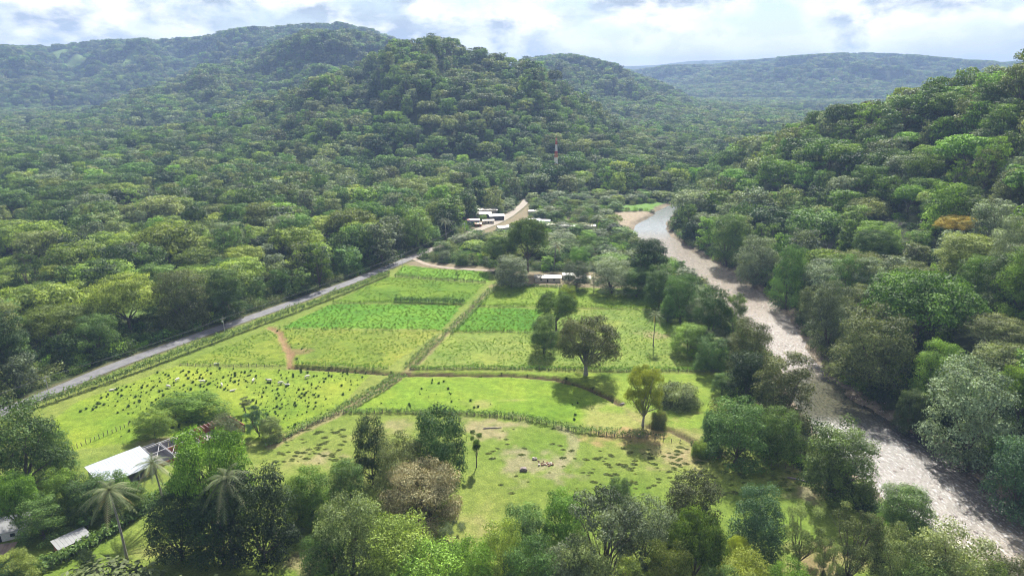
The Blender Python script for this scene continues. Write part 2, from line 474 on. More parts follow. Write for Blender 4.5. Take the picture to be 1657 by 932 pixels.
# ------------------------------------------------------------------ field plan
FIELDS = {
    'top_strip': [(652, 430), (700, 434), (790, 440), (792, 456), (640, 445)],
    'upper_west': [(625, 448), (785, 460), (752, 491), (540, 489)],
    'green_west': [(535, 492), (748, 494), (714, 533), (455, 530)],
    'speckled_west': [(440, 532), (711, 536), (632, 592), (290, 588)],
    'cattle_pasture': [(285, 593), (600, 604), (552, 655), (430, 715), (330, 700), (110, 730), (60, 700), (120, 652)],
    'upper_east': [(792, 463), (1062, 470), (1066, 499), (765, 495)],
    'green_east': [(760, 498), (880, 500), (860, 536), (718, 536)],
    'speckled_east': [(716, 540), (860, 538), (880, 502), (1066, 502), (1110, 565), (1172, 590), (1172, 602), (660, 597)],
    'ditch_pasture': [(650, 610), (830, 611), (940, 624), (1000, 655), (1045, 696), (890, 680), (840, 672), (700, 665), (560, 668), (600, 640)],
    'bank_pasture': [(660, 600), (1172, 606), (1172, 650), (1130, 695), (1050, 690), (1003, 650), (940, 618), (830, 606)],
}
FPOLY = {k: gpoly(v) for k, v in FIELDS.items()}
OPEN = gpoly([(20, 664), (160, 612), (480, 484), (640, 424), (700, 428), (790, 438), (806, 452), (1062, 466), (1080, 500), (1135, 556), (1178, 600), (1178, 655), (1135, 692), (1155, 716), (1270, 742), (1350, 800), (1430, 860), (1520, 1000), (-200, 1000), (-100, 700)])
YARDS = [gpoly(q) for q in (
    [(748, 392), (772, 372), (800, 363), (815, 350), (838, 332), (862, 330), (862, 344), (845, 362), (838, 372), (790, 384)],
    [(745, 340), (835, 338), (835, 366), (745, 370)],
    [(850, 350), (970, 352), (970, 372), (850, 372)],
    [(830, 440), (960, 440), (1050, 462), (1050, 468), (835, 462)],
    [(650, 420), (800, 434), (800, 441), (690, 434), (660, 428)])]
SANDBAR = gpoly([(992, 342), (1050, 342), (1072, 350), (1056, 363), (1018, 376), (996, 368)])
TURF = gpoly([(1000, 334), (1082, 326), (1086, 336), (1070, 341), (1000, 342)])
FOOTPATH = polyline([(905, 692), (925, 703), (928, 722), (922, 738), (905, 755), (890, 770)], 0, 2)
TRACK = polyline([(800, 461), (757, 505), (716, 546), (664, 598), (628, 622), (580, 650), (552, 668), (490, 696), (440, 722)], 0, 2)

# ------------------------------------------------------------------ the ground sheet (polar grid round the drone's foot point)
th = np.unique(np.r_[np.linspace(-math.pi, -0.82, 46), np.arange(-0.82, 0.82, 0.0042), np.linspace(0.82, math.pi, 46)])
rr = np.r_[np.linspace(1, 128, 34)[:-1], np.exp(np.arange(math.log(128), math.log(620), 0.0042)), np.exp(np.arange(math.log(620), math.log(13500), 0.0105)), 13500]
TH, RR = np.meshgrid(th, rr)
GX, GY = (RR * np.sin(TH)).ravel(), (RR * np.cos(TH)).ravel()
GZ, GL, GD, GS, GJ = terrain(GX, GY, True)
GR = RR.ravel()

def cover_colour(x, y, z, lay, driv, side):
    N = len(x)
    n1, n2, n3 = fbm(x, y, 45, 4, 101), fbm(x, y, 11, 3, 102), fbm(x, y, 4, 2, 103)
    r = np.hypot(x, y)
    C = np.empty((N, 3)); C[:] = (0.030, 0.044, 0.016)                 # forest floor
    C *= (1 + 0.8 * n1)[:, None]
    def put(mask, col): C[mask] = np.asarray(col)[None, :] if np.ndim(col) == 1 else col[mask]
    def blend(w, col):
        w = np.clip(w, 0, 1)[:, None]; C[:] = C * (1 - w) + np.asarray(col)[None, :] * w
    op = inside(x, y, OPEN)
    past = np.stack([0.128 + 0.10 * n1 + 0.05 * n2, 0.172 + 0.05 * n1 + 0.05 * n2, 0.036 + 0.04 * n1 + 0.02 * n2], 1)
    C[op] = past[op]
    wob = x + 1.6 * n2, y + 1.6 * n3
    fcol = {'top_strip': (0.105, 0.206, 0.020), 'upper_west': (0.105, 0.173, 0.017), 'green_west': (0.071, 0.176, 0.013), 'speckled_west': (0.138, 0.181, 0.028),
            'cattle_pasture': (0.125, 0.190, 0.021), 'upper_east': (0.105, 0.173, 0.020), 'green_east': (0.075, 0.173, 0.014), 'speckled_east': (0.125, 0.181, 0.036),
            'ditch_pasture': (0.113, 0.190, 0.020), 'bank_pasture': (0.117, 0.186, 0.024)}
    for k, c in fcol.items():
        m = inside(wob[0], wob[1], FPOLY[k])
        c = np.array(c)[None, :] * (1 + 0.5 * n1 + 0.35 * n2 + 0.3 * n3)[:, None] * np.array([1, 1, 1])
        c[:, 0] *= (1 + 0.5 * n1 + 0.3 * n2); c[:, 2] *= 1 + 0.8 * n1
        C[m] = c[m]
    dry = op & (r < 262)
    blend(np.where(dry, sstep(0.10, 0.30, n1 + 0.6 * n2) * 0.45, 0), (0.25, 0.21, 0.12))
    for cx, cy, rad, col in ((1030, 702, 14, (0.38, 0.26, 0.15)), (795, 694, 12, (0.33, 0.27, 0.19)), (870, 750, 11, (0.30, 0.26, 0.19)), (1095, 735, 10, (0.30, 0.24, 0.16)), (510, 745, 8, (0.31, 0.26, 0.17)), (640, 690, 8, (0.28, 0.25, 0.15)),
                             (1060, 545, 9, (0.30, 0.25, 0.15)), (1130, 560, 8, (0.24, 0.20, 0.13)), (1330, 900, 9, (0.26, 0.21, 0.12)), (1290, 920, 7, (0.25, 0.2, 0.12)), (1300, 795, 9, (0.27, 0.23, 0.18)), (490, 905, 7, (0.24, 0.2, 0.13)), (478, 570, 5, (0.22, 0.15, 0.09)), (268, 712, 6, (0.3, 0.26, 0.17))):
        q = flat(cx, cy)
        blend(0.7 * (1 - sstep(0.15, 0.9, np.hypot((x - q[0]) / 1.6, y - q[1]) / rad + 1.4 * n2 + 1.0 * n3)), np.array(col) * 0.75)
    for L, w, c, s in ((FOOTPATH, 3.0, (0.24, 0.21, 0.155), 0.55), (TRACK, 3.2, (0.20, 0.17, 0.10), 0.8), (DITCH, 2.6, (0.075, 0.055, 0.035), 0.95), (DITCH2, 2.6, (0.085, 0.07, 0.04), 0.9), (GULLY, 2.4, (0.20, 0.13, 0.08), 0.95)):
        d, _ = dist_line(x, y, L)
        blend(s * (1 - sstep(w * 0.45, w, d + 1.5 * n3 + 1.0 * n2)), c)
    for q in YARDS: C[inside(wob[0] + 3 * n2, wob[1] + 3 * n1, q)] = (0.17, 0.145, 0.105)
    C[inside(x, y, TURF)] = (0.10, 0.19, 0.04)
    C[inside(wob[0], wob[1], SANDBAR)] = (0.25, 0.21, 0.175)
    d, _ = dist_line(x, y, ROAD)
    blend(1 - sstep(4.5, 7.5, d + 2 * n3), (0.085, 0.085, 0.045))
    # wooded hills with a few cleared pastures
    hill = lay > 0
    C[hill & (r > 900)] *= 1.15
    for cx, cy, D, w, dpt in ((1290, 188, 0, 75, 240), (1328, 184, 0, 75, 240), (1195, 191, 0, 40, 130), (1362, 179, 0, 36, 160), (90, 92, 0, 60, 110), (125, 94, 0, 70, 80), (206, 101, 0, 30, 110), (216, 95, 0, 26, 90), (700, 108, 1330, 30, 25), (245, 205, 1250, 25, 25), (240, 480, None, 14, 24), (236, 500, None, 13, 18)):
        q = on_ground(cx, cy)
        u = np.hypot((x - q[0]) / w, (y - q[1]) / dpt) + 1.0 * n1
        C[u < 0.9] = (0.11, 0.17, 0.05)
    grav = (driv < 4.5 + 3 * n2)
    g = np.array((0.16, 0.135, 0.11))[None, :] * (1 + 1.0 * n3 + 0.5 * n2)[:, None]
    C[grav] = g[grav]
    return np.clip(C, 0.004, 0.6)

GC = cover_colour(GX, GY, GZ, GL, GD, GS)
nr, nt_ = len(rr), len(th)
ii = np.arange(nr * nt_).reshape(nr, nt_)
FQ = np.stack([ii[:-1, :-1].ravel(), ii[:-1, 1:].ravel(), ii[1:, 1:].ravel(), ii[1:, :-1].ravel()], 1)
FLAY = GL[FQ[:, 0]]
NAMES = {0: ('ground', 'green valley floor with pastures, crops and forest soil'),
         1: ('hill_centre', 'steep wooded cone-shaped hill behind the village'),
         2: ('hill_spur', 'lower wooded spur running down to the left of the cone-shaped hill'),
         3: ('hill_west', 'long high wooded ridge along the left skyline'),
         4: ('hill_middle', 'hazy wooded ridge just right of the cone-shaped hill'),
         5: ('hill_east', 'pale blue distant ridge with small pastures under the right skyline'),
         6: ('hill_farthest', 'faintest blue ridge on the horizon'),
         7: ('hill_riverside', 'wooded hillside rising from the far bank of the river')}
for k, (nm, lab) in NAMES.items():
    f = FQ[FLAY == k]
    if len(f) == 0: continue
    used, inv = np.unique(f, return_inverse=True)
    V = np.stack([GX[used], GY[used], GZ[used]], 1)
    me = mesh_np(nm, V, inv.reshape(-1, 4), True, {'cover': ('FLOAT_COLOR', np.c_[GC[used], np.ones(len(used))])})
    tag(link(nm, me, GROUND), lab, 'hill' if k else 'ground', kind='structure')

# ------------------------------------------------------------------ river
m, n, l, out = new_mat('river_water')
p = n.new('ShaderNodeBsdfPrincipled')
at = n.new('ShaderNodeAttribute'); at.attribute_name = 'flow'          # x: along, y: across, z: how broken the surface is
atc = n.new('ShaderNodeAttribute'); atc.attribute_name = 'bed'
sep = n.new('ShaderNodeSeparateXYZ'); l.new(at.outputs['Vector'], sep.inputs[0])
cmb = n.new('ShaderNodeCombineXYZ')
sx = n.new('ShaderNodeMath'); sx.operation = 'MULTIPLY'; l.new(sep.outputs['X'], sx.inputs[0]); sx.inputs[1].default_value = 0.42
l.new(sx.outputs[0], cmb.inputs['X']); l.new(sep.outputs['Y'], cmb.inputs['Y'])
w1 = noise_node(n, l, 1.15, 5, cmb.outputs[0], 0.62); w1.inputs['Distortion'].default_value = 0.6
w2 = noise_node(n, l, 3.4, 3, cmb.outputs[0], 0.6)
geo = n.new('ShaderNodeNewGeometry')
st = noise_node(n, l, 1.1, 4, geo.outputs['Position'], 0.75)
c = mixc(n, l, 1.0, atc.outputs['Color'], ramp(n, l, st.outputs['Fac'], 0.32, 0.68, (0.45, 0.45, 0.45), (1.45, 1.42, 1.4)), 'MULTIPLY')
foam_sparkle = n.new('ShaderNodeMath'); foam_sparkle.operation = 'MULTIPLY'
l.new(ramp(n, l, w1.outputs['Fac'], 0.53, 0.66), foam_sparkle.inputs[0]); l.new(sep.outputs['Z'], foam_sparkle.inputs[1])
c = mixc(n, l, foam_sparkle.outputs[0], c, (0.36, 0.36, 0.38))  # pale flecks paint sun sparkle as well as foam on broken water
l.new(c, p.inputs['Base Color'])
rg = n.new('ShaderNodeMapRange'); l.new(sep.outputs['Z'], rg.inputs['Value']); rg.inputs['To Min'].default_value = 0.10; rg.inputs['To Max'].default_value = 0.32
l.new(rg.outputs['Result'], p.inputs['Roughness'])
p.inputs['IOR'].default_value = 1.33; p.inputs['Specular IOR Level'].default_value = 0.6
ad = n.new('ShaderNodeMath'); ad.operation = 'MULTIPLY_ADD'; l.new(w2.outputs['Fac'], ad.inputs[0]); ad.inputs[1].default_value = 0.35; l.new(w1.outputs['Fac'], ad.inputs[2])
bp = n.new('ShaderNodeBump'); bp.inputs['Distance'].default_value = 0.42
bs = n.new('ShaderNodeMapRange'); l.new(sep.outputs['Z'], bs.inputs['Value']); bs.inputs['To Min'].default_value = 0.10; bs.inputs['To Max'].default_value = 0.95
l.new(bs.outputs['Result'], bp.inputs['Strength']); l.new(ad.outputs[0], bp.inputs['Height']); l.new(bp.outputs['Normal'], p.inputs['Normal'])
l.new(p.outputs['BSDF'], out.inputs['Surface'])
seg = np.r_[0, np.cumsum(np.hypot(*np.diff(RVC, axis=0).T))]
nx = 26
ac = np.linspace(-1.12, 1.12, nx)
VX = RVC[:, None, :] + RVN[:, None, :] * (ac[None, :, None] * RVW[:, None, None])
_, ypx, _ = project(VX[..., 0].ravel(), VX[..., 1].ravel(), WATER_Z)
broken = np.interp(ypx, [340, 370, 385, 420, 500, 530, 590, 622, 668, 690, 720, 860, 900], [0.05, 0.05, 0.55, 0.5, 0.6, 0.8, 0.7, 0.12, 0.1, 0.45, 0.72, 0.7, 0.5])
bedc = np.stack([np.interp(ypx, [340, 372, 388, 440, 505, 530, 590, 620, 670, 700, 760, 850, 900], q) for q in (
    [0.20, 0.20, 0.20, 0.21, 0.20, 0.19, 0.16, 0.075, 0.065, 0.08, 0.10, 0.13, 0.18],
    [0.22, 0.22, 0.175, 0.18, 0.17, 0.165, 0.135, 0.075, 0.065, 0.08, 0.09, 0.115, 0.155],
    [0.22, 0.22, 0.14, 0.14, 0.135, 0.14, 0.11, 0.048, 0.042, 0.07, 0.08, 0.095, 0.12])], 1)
acr = np.tile(ac, len(RVC))
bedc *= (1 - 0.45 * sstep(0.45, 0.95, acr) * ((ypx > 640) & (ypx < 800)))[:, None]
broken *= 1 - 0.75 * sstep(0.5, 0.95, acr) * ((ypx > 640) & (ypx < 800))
V = np.c_[VX.reshape(-1, 2), np.full(len(acr), WATER_Z)]
ii = np.arange(len(V)).reshape(len(RVC), nx)
F = np.stack([ii[:-1, :-1].ravel(), ii[1:, :-1].ravel(), ii[1:, 1:].ravel(), ii[:-1, 1:].ravel()], 1)
across = acr * np.repeat(RVW, nx)
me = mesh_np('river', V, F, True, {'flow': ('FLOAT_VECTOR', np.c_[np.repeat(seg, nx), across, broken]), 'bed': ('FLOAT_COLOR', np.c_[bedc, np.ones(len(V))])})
if me.polygons[0].normal.z < 0: me.flip_normals()
tag(link('river', me, MATS['river_water']), 'shallow river with glinting riffles and a still green pool', 'river', kind='structure')

# ------------------------------------------------------------------ road
def ribbon(name, L, half, z, mat, camber=0.0, vals=None):
    T = np.gradient(L, axis=0); N = np.stack([-T[:, 1], T[:, 0]], 1); N /= np.hypot(*N.T)[:, None]
    k = 7; off = np.linspace(-1, 1, k)
    half = np.broadcast_to(half, (len(L),))
    P = L[:, None, :] + N[:, None, :] * (off[None, :, None] * half[:, None, None])
    zz = terrain(P[..., 0].ravel(), P[..., 1].ravel())
    zz = np.maximum(zz, np.repeat(smooth_line(zz.reshape(len(L), k).max(1)[:, None], 6)[:, 0], k)) + z + np.tile(camber * (1 - off ** 2), len(L))
    ii = np.arange(len(L) * k).reshape(len(L), k)
    F = np.stack([ii[:-1, :-1].ravel(), ii[:-1, 1:].ravel(), ii[1:, 1:].ravel(), ii[1:, :-1].ravel()], 1)
    at = {'wear': ('FLOAT', np.repeat(vals, k))} if vals is not None else None
    me = mesh_np(name, np.c_[P.reshape(-1, 2), zz], F, True, at)
    if me.polygons[0].normal.z < 0: me.flip_normals()
    return link(name, me, mat)
m, n, l, out = new_mat('road_surface')
p = n.new('ShaderNodeBsdfPrincipled'); p.inputs['Roughness'].default_value = 0.85
at = n.new('ShaderNodeAttribute'); at.attribute_name = 'wear'
geo = n.new('ShaderNodeNewGeometry')
a = noise_node(n, l, 0.25, 5, geo.outputs['Position'], 0.65)
asp = mixc(n, l, ramp(n, l, a.outputs['Fac'], 0.35, 0.7), (0.085, 0.085, 0.098), (0.15, 0.147, 0.15))
dirt = mixc(n, l, ramp(n, l, a.outputs['Fac'], 0.35, 0.7), (0.24, 0.21, 0.17), (0.18, 0.15, 0.12))
l.new(mixc(n, l, at.outputs['Fac'], asp, dirt), p.inputs['Base Color'])
l.new(p.outputs['BSDF'], out.inputs['Surface'])
_, ry, _ = project(ROAD[:, 0], ROAD[:, 1], 0.0)
tag(ribbon('road', ROAD, np.interp(ry, [322, 350, 380, 420], [3.5, 4.5, 4, 3.8]), 0.06, MATS['road_surface'], 0.06, sstep(432, 395, ry) if False else 1 - sstep(392, 430, ry)), 'straight grey road running from the lower left to the village', 'road', kind='structure')
SIDEPATH = smooth_line(polyline([(668, 418), (690, 428), (720, 433), (760, 436), (800, 438)], 0, 3), 4)
tag(ribbon('path', SIDEPATH, 2.0, 0.05, simple_mat('path_dirt', (0.30, 0.25, 0.20), 0.95, vary=0.3, scale=0.3), 0.02), 'short dirt track branching off the road behind the top field strip', 'path', kind='structure')

# ------------------------------------------------------------------ trees: crowns of leaf-clump faces round many lobes
def leaf_quads(P, N, size, rng, jitter=0.6, aspect=0.62):
    n = len(P)
    N = N + rng.normal(0, jitter, (n, 3)); N /= np.linalg.norm(N, axis=1)[:, None] + 1e-9
    A = rng.normal(0, 1, (n, 3)); T = np.cross(N, A); T /= np.linalg.norm(T, axis=1)[:, None] + 1e-9
    B = np.cross(N, T)
    s = (size * rng.uniform(0.6, 1.35, n))[:, None]
    droop = np.array([0, 0, -0.18])
    V = np.stack([P - T * s * 0.5, P - B * s * 0.5 * aspect + N * s * 0.08, P + T * s * 0.5 + droop * s, P + B * s * 0.5 * aspect + N * s * 0.08], 1).reshape(-1, 3)
    return V
def lobes_for(kind, rng):
    """lobe centres and radii in a crown of unit radius (x, y in -1..1) and height 0..1 between crown base and top"""
    L = []
    def dome(n, rad, zlo, zhi, flat_, rj=0.25, power=0.5, inner=0.25):
        tries = 0; pts = []
        while len(pts) < n and tries < 2500:
            tries += 1
            a = rng.uniform(0, 2 * math.pi); q = rng.uniform(0, 1)
            zz = zlo + (zhi - zlo) * q
            e = math.sqrt(max(0.0, 1 - ((zz - zlo * 0.4) / (1.02 - zlo * 0.4)) ** 2)) ** power
            rad_xy = (1 - rad) * e * (rng.uniform(0.86, 1.0) if rng.random() > inner else rng.uniform(0.2, 0.8))
            c = np.array([rad_xy * math.cos(a), rad_xy * math.sin(a), zz])
            if all(np.linalg.norm((c - o[0]) * np.array([1, 1, 1.0])) > rad * 0.98 for o in pts):
                rr_ = rad * rng.uniform(1 - rj, 1 + rj)
                pts.append((c, np.array([rr_, rr_, rr_ * flat_])))
        return pts
    if kind == 'dense': L = dome(60, 0.235, 0.06, 0.88, 0.9, 0.3, 0.58, 0.12)
    elif kind == 'umbrella': L = dome(64, 0.19, 0.30, 0.90, 0.60, 0.3, 0.8, 0.3)
    elif kind == 'loose': L = dome(52, 0.24, 0.02, 0.90, 0.78, 0.45, 0.62, 0.2)
    elif kind == 'tall': L = dome(56, 0.25, 0.05, 0.90, 0.75, 0.35, 0.55, 0.2)
    elif kind == 'spread': L = dome(50, 0.20, 0.14, 0.90, 0.62, 0.35, 0.62, 0.35)
    elif kind == 'sparse': L = dome(9, 0.30, 0.2, 0.85, 0.7, 0.3, 0.7, 0.4)
    elif kind == 'wispy': L = dome(44, 0.17, 0.08, 0.92, 0.75, 0.4, 0.7, 0.35)
    elif kind == 'shrub': L = dome(30, 0.30, 0.05, 0.75, 0.85, 0.35, 0.6, 0.2)
    elif kind == 'bare': L = dome(26, 0.16, 0.3, 0.95, 0.8, 0.2, 0.7, 0.3)
    return L
#            W0   H0  crown base (share of height)  leaf share  jitter  core
SHAPES = {'dense': (18, 20, 0.10, 1.0, 0.3), 'umbrella': (32, 20, 0.36, 1.1, 0.28), 'loose': (18, 19, 0.07, 1.0, 0.42), 'tall': (16, 24, 0.06, 0.95, 0.42),
          'spread': (30, 24, 0.28, 1.35, 0.45), 'sparse': (7, 14, 0.35, 0.16, 0.7), 'wispy': (16, 19, 0.12, 0.78, 0.8), 'shrub': (12, 7, 0.0, 0.7, 0.5), 'bare': (18, 16, 0.35, 0.03, 0.8)}
def make_crown(kind, seed, n_leaf, leaf, broken=0.16):
    rng = np.random.default_rng(seed)
    W, H, cb, share, jit = SHAPES[kind]
    L = lobes_for(kind, rng)
    R, z0, hc = W / 2, H * cb, H * (1 - cb)
    n_leaf = int(n_leaf * share)
    wts = np.array([l[1][0] ** 2 for l in L]); wts /= wts.sum()
    Ps, Ns, Ts, centres = [], [], [], []
    for (c, rad), w in zip(L, wts):
        k = max(3, int(n_leaf * w))
        d = rng.normal(0, 1, (k, 3)); d /= np.linalg.norm(d, axis=1)[:, None]
        d[:, 2] = np.where((d[:, 2] < -0.25) & (rng.random(k) < 0.7), -d[:, 2], d[:, 2])
        # an uneven lobe: bumps by direction
        b = 1 + 0.22 * np.sin(d[:, 0] * 5.1 + seed + c[0] * 9) * np.sin(d[:, 1] * 4.3 + c[1] * 7) + 0.18 * np.sin(d[:, 2] * 6.7 + c[2] * 5) + rng.normal(0, broken * 0.6, k)
        sh = np.where(rng.random(k) < 0.84, rng.uniform(0.86, 1.06, k), rng.uniform(0.3, 0.85, k)) * b
        ctr = np.array([c[0] * R, c[1] * R, z0 + c[2] * hc]); rr_ = rad * np.array([R, R, R])
        rr_[2] = min(rr_[2], hc * 0.42)
        Ps.append(ctr + d * sh[:, None] * rr_); centres.append((ctr, rr_))
        nn = d / np.array([1, 1, 0.75]); nn[:, 2] += 0.22
        Ns.append(nn / np.linalg.norm(nn, axis=1)[:, None])
        Ts.append(np.clip(rng.normal(0.45, 0.22, k) + rng.normal(0, 0.2), 0, 1))
    P, N, T = np.concatenate(Ps), np.concatenate(Ns), np.concatenate(Ts)
    P[:, 2] = np.maximum(P[:, 2], 0.15)
    V = leaf_quads(P, N, leaf, rng, jit)
    F = np.arange(len(V)).reshape(-1, 4)
    return V, F, np.repeat(T, 4), centres
def trunk_mb(kind, seed, centres, limbs=8):
    rng = random.Random(seed)
    W, H, cb, share, jit = SHAPES[kind]
    mb = MB()
    r0 = {'umbrella': 0.75, 'spread': 0.95, 'sparse': 0.22, 'shrub': 0.16, 'bare': 0.42, 'wispy': 0.38}.get(kind, 0.5)
    fork = H * max(cb, 0.12) * (0.75 if kind != 'spread' else 0.62)
    lean = (rng.uniform(-.5, .5), rng.uniform(-.5, .5))
    fk = Vector((lean[0], lean[1], fork))
    mb.tube([(0, 0, -1.2), (0, 0, 0.3), (lean[0] * .4, lean[1] * .4, fork * .5), tuple(fk)], [r0 * 1.7, r0 * 1.15, r0 * .9, r0 * .8], 8)
    cs = sorted(centres, key=lambda c: rng.random())
    if kind in ('bare', 'wispy', 'spread'): limbs = min(len(cs), 20)
    for i, (c, rad) in enumerate(cs[:limbs]):
        c = Vector(c); d = c - fk
        m1 = fk + d * 0.4 + Vector((rng.uniform(-.06, .06) * W, rng.uniform(-.06, .06) * W, -d.z * 0.02 + rng.uniform(0, .05) * H))
        m2 = fk + d * 0.75 + Vector((rng.uniform(-.03, .03) * W, rng.uniform(-.03, .03) * W, rng.uniform(0, .05) * H))
        rb = r0 * rng.uniform(.34, .5)
        mb.tube([fk - Vector((0, 0, fork * .15)), m1, m2, c], [rb, rb * .7, rb * .42, rb * .16], 5, False)
        if kind in ('bare', 'wispy', 'spread', 'sparse'):
            for q in range(5 if kind == 'bare' else 2):
                e = c + Vector((rng.uniform(-1, 1) * rad[0] * 1.5, rng.uniform(-1, 1) * rad[0] * 1.5, rng.uniform(-.2, 1.4) * rad[2]))
                st = m2 if rng.random() < .6 else m1
                mb.tube([st, (st + e) / 2 + Vector((0, 0, rng.uniform(0, .6))), e], [rb * .34, rb * .22, rb * .07], 4, False)
    return mb

LOD = {'near': (21000, 0.43), 'mid': (6500, 0.72), 'far': (1000, 1.7)}
LEAFSCALE = {'umbrella': 1.35, 'spread': 1.25, 'sparse': 0.8, 'shrub': 0.8, 'wispy': 0.75, 'loose': 0.95}
PROTO = {}
def proto(kind, var, lod):
    k = (kind, var, lod)
    if k not in PROTO:
        n, s = LOD[lod]
        seed = sum(ord(ch) for ch in kind) * 13 + var * 101
        V, F, T, cen = make_crown(kind, seed, n, s * LEAFSCALE.get(kind, 1.0))
        cm = mesh_np('crown', V, F, False, {'tint': ('FLOAT', T)})
        cm.materials.append(LEAF['mid'])
        tm = trunk_mb(kind, seed, cen, 8 if lod == 'near' else 5).mesh('trunk', True)
        tm.materials.append(BARK)
        PROTO[k] = (cm, tm)
    return PROTO[k]
NVAR = {'dense': 4, 'umbrella': 4, 'loose': 5, 'tall': 3, 'spread': 2, 'sparse': 2, 'wispy': 3, 'shrub': 3, 'bare': 2}
TREES = []                                     # (x, y, crown radius) of every tree standing
_tv = {}
def tree(x, y, z, width, height, kind, colour, label, group=None, lod='near', bark=None, name=None, var=None, rz=None, deep=1.0):
    _tv[kind] = _tv.get(kind, -1) + 1
    v = _tv[kind] % NVAR[kind] if var is None else var
    cm, tm = proto(kind, v, lod)
    W, H = SHAPES[kind][:2]
    rng = random.Random(int(x * 7 + y * 13))
    root = empty(name or {'shrub': 'shrub', 'bare': 'bare_tree'}.get(kind, 'tree'), (x, y, z - 0.1), rng.uniform(0, 6.283) if rz is None else rz, (width / W, width / W * deep, height / H))
    c = bpy.data.objects.new('crown' if kind != 'bare' else 'leaf_sprays', cm); COL.objects.link(c); c.parent = root
    c.material_slots[0].link = 'OBJECT'; c.material_slots[0].material = LEAF[colour]
    t = bpy.data.objects.new('trunk', tm); COL.objects.link(t); t.parent = root
    if bark: t.material_slots[0].link = 'OBJECT'; t.material_slots[0].material = bark
    tag(root, label, 'shrub' if kind == 'shrub' else 'tree', group)
    TREES.append((x, y, width / 2))
    return root
def photo_tree(px, top, base, wpx, kind, colour, label, **kw):
    """a tree whose foot stands at (px, base) of the photograph and whose crown reaches up to row top"""
    q = flat(px, base, 0.0); h0 = hz(q[0], q[1])
    for _ in range(2):
        q = flat(px, base, h0); h0 = hz(q[0], q[1])
    if abs(h0) > 3.5:
        q = on_ground(px, base); h0 = q[2]
    r = math.hypot(q[0], q[1]); d = ray(px, top)
    ztop = CAMZ + d[2] / math.hypot(d[0], d[1]) * r
    depth = project(q[0], q[1], h0)[2]
    height = max(2.0, ztop - h0) * 0.97; width = wpx * depth / FPX
    # the top of the crown nearest to the lens hides the foot: shift by a little of the crown's own depth
    return tree(q[0], q[1], h0, width, height, kind, colour, label, **kw)

FT = photo_tree
# --- foreground, lower left
FT(358, 690, 870, 142, 'spread', 'bright', 'bright green domed umbrella tree behind the middle coconut palm', var=1)
FT(428, 752, 908, 125, 'dense', 'dark', 'dark olive dense tree right beside the tallest coconut palm')
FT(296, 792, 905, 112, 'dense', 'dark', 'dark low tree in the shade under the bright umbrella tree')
FT(505, 752, 842, 85, 'dense', 'bright', 'glossy bright green round tree right of the dark olive tree')
FT(482, 775, 850, 50, 'loose', 'lime', 'yellow-green bush-like tree between dark olive and glossy green trees')
FT(604, 674, 782, 66, 'dense', 'dark', 'smaller of the two very dark pointed trees in the foreground pasture')
FT(712, 656, 800, 98, 'dense', 'dark', 'largest very dark dense tree in the middle of the foreground')
FT(565, 742, 822, 66, 'dense', 'mid', 'mid green dense tree under the smaller very dark tree')
FT(652, 700, 815, 92, 'loose', 'olive', 'grey-olive loose tree between the two very dark trees')
FT(685, 752, 862, 142, 'spread', 'brown', 'pinkish-brown spreading tree with bare forked trunks', var=0)
FT(771, 690, 756, 28, 'sparse', 'bright', 'thin young tree with few leaves standing alone in the pasture')
FT(572, 800, 942, 120, 'loose', 'olive', 'olive loose tree at the bottom edge below the pinkish-brown tree')
FT(650, 838, 960, 130, 'loose', 'lime', 'pale lime tree directly below the pinkish-brown tree')
FT(700, 885, 1000, 150, 'loose', 'bright', 'bright green tree at the bottom edge under the pale lime tree')
FT(735, 842, 930, 60, 'wispy', 'grey', 'wispy half-bare tree with pale branches right of the pale lime tree')
FT(812, 846, 965, 84, 'loose', 'lime', 'yellow-lime tree at the bottom edge beside the wispy half-bare tree')
FT(848, 812, 900, 84, 'dense', 'mid', 'rounded green tree left of the dark clump at the pasture edge')
FT(912, 792, 892, 80, 'dense', 'bright', 'dark glossy tree on the lower edge of the dry pasture')
FT(975, 790, 955, 165, 'wispy', 'grey', 'large grey-olive wispy tree at the bottom centre')
FT(1040, 800, 935, 110, 'loose', 'grey', 'grey leafy tree touching the large wispy tree on its river side')
FT(1000, 772, 826, 44, 'dense', 'mid', 'small dark green tree peeking over the large wispy tree')
FT(1028, 905, 1010, 110, 'wispy', 'lime', 'fuzzy pale green tree top at the bottom edge')
FT(895, 890, 980, 90, 'loose', 'grey', 'pale grey-green tree in the gap at the bottom edge')
FT(1118, 765, 866, 98, 'loose', 'rust', 'brownish-olive tree above the vivid lime tree')
FT(1118, 833, 960, 108, 'umbrella', 'bright', 'vivid lime green layered tree at the bottom edge', var=1)
FT(1220, 782, 896, 96, 'loose', 'teal', 'blue-green tree between the brownish-olive tree and the half-bare tree')
FT(1292, 806, 918, 74, 'wispy', 'olive', 'half-bare brown tree with twisted limbs on the dry slope', bark=BARK)
FT(1190, 868, 925, 42, 'umbrella', 'yellow', 'small yellow-leaved tree beside the vivid lime tree', var=2)
FT(1200, 902, 990, 112, 'loose', 'yellow', 'yellow-green tree at the bottom edge under the small yellow tree')
FT(1370, 806, 948, 105, 'wispy', 'olive', 'open olive tree with dark trunk at the bottom edge near the river')
FT(1440, 842, 970, 88, 'loose', 'olive', 'olive tree at the bottom edge between open olive tree and riverside shrubs')
FT(1530, 850, 990, 140, 'loose', 'olive', 'wide olive tree at the bottom edge near the river gravel')
FT(1630, 898, 1010, 100, 'loose', 'olive', 'olive tree in the bottom corner by the river gravel')
FT(1456, 780, 872, 94, 'dense', 'mid', 'low green tree leaning over the glinting riffle')
FT(1352, 674, 806, 122, 'dense', 'mid', 'big round green tree on the near river bank beside the riffle')
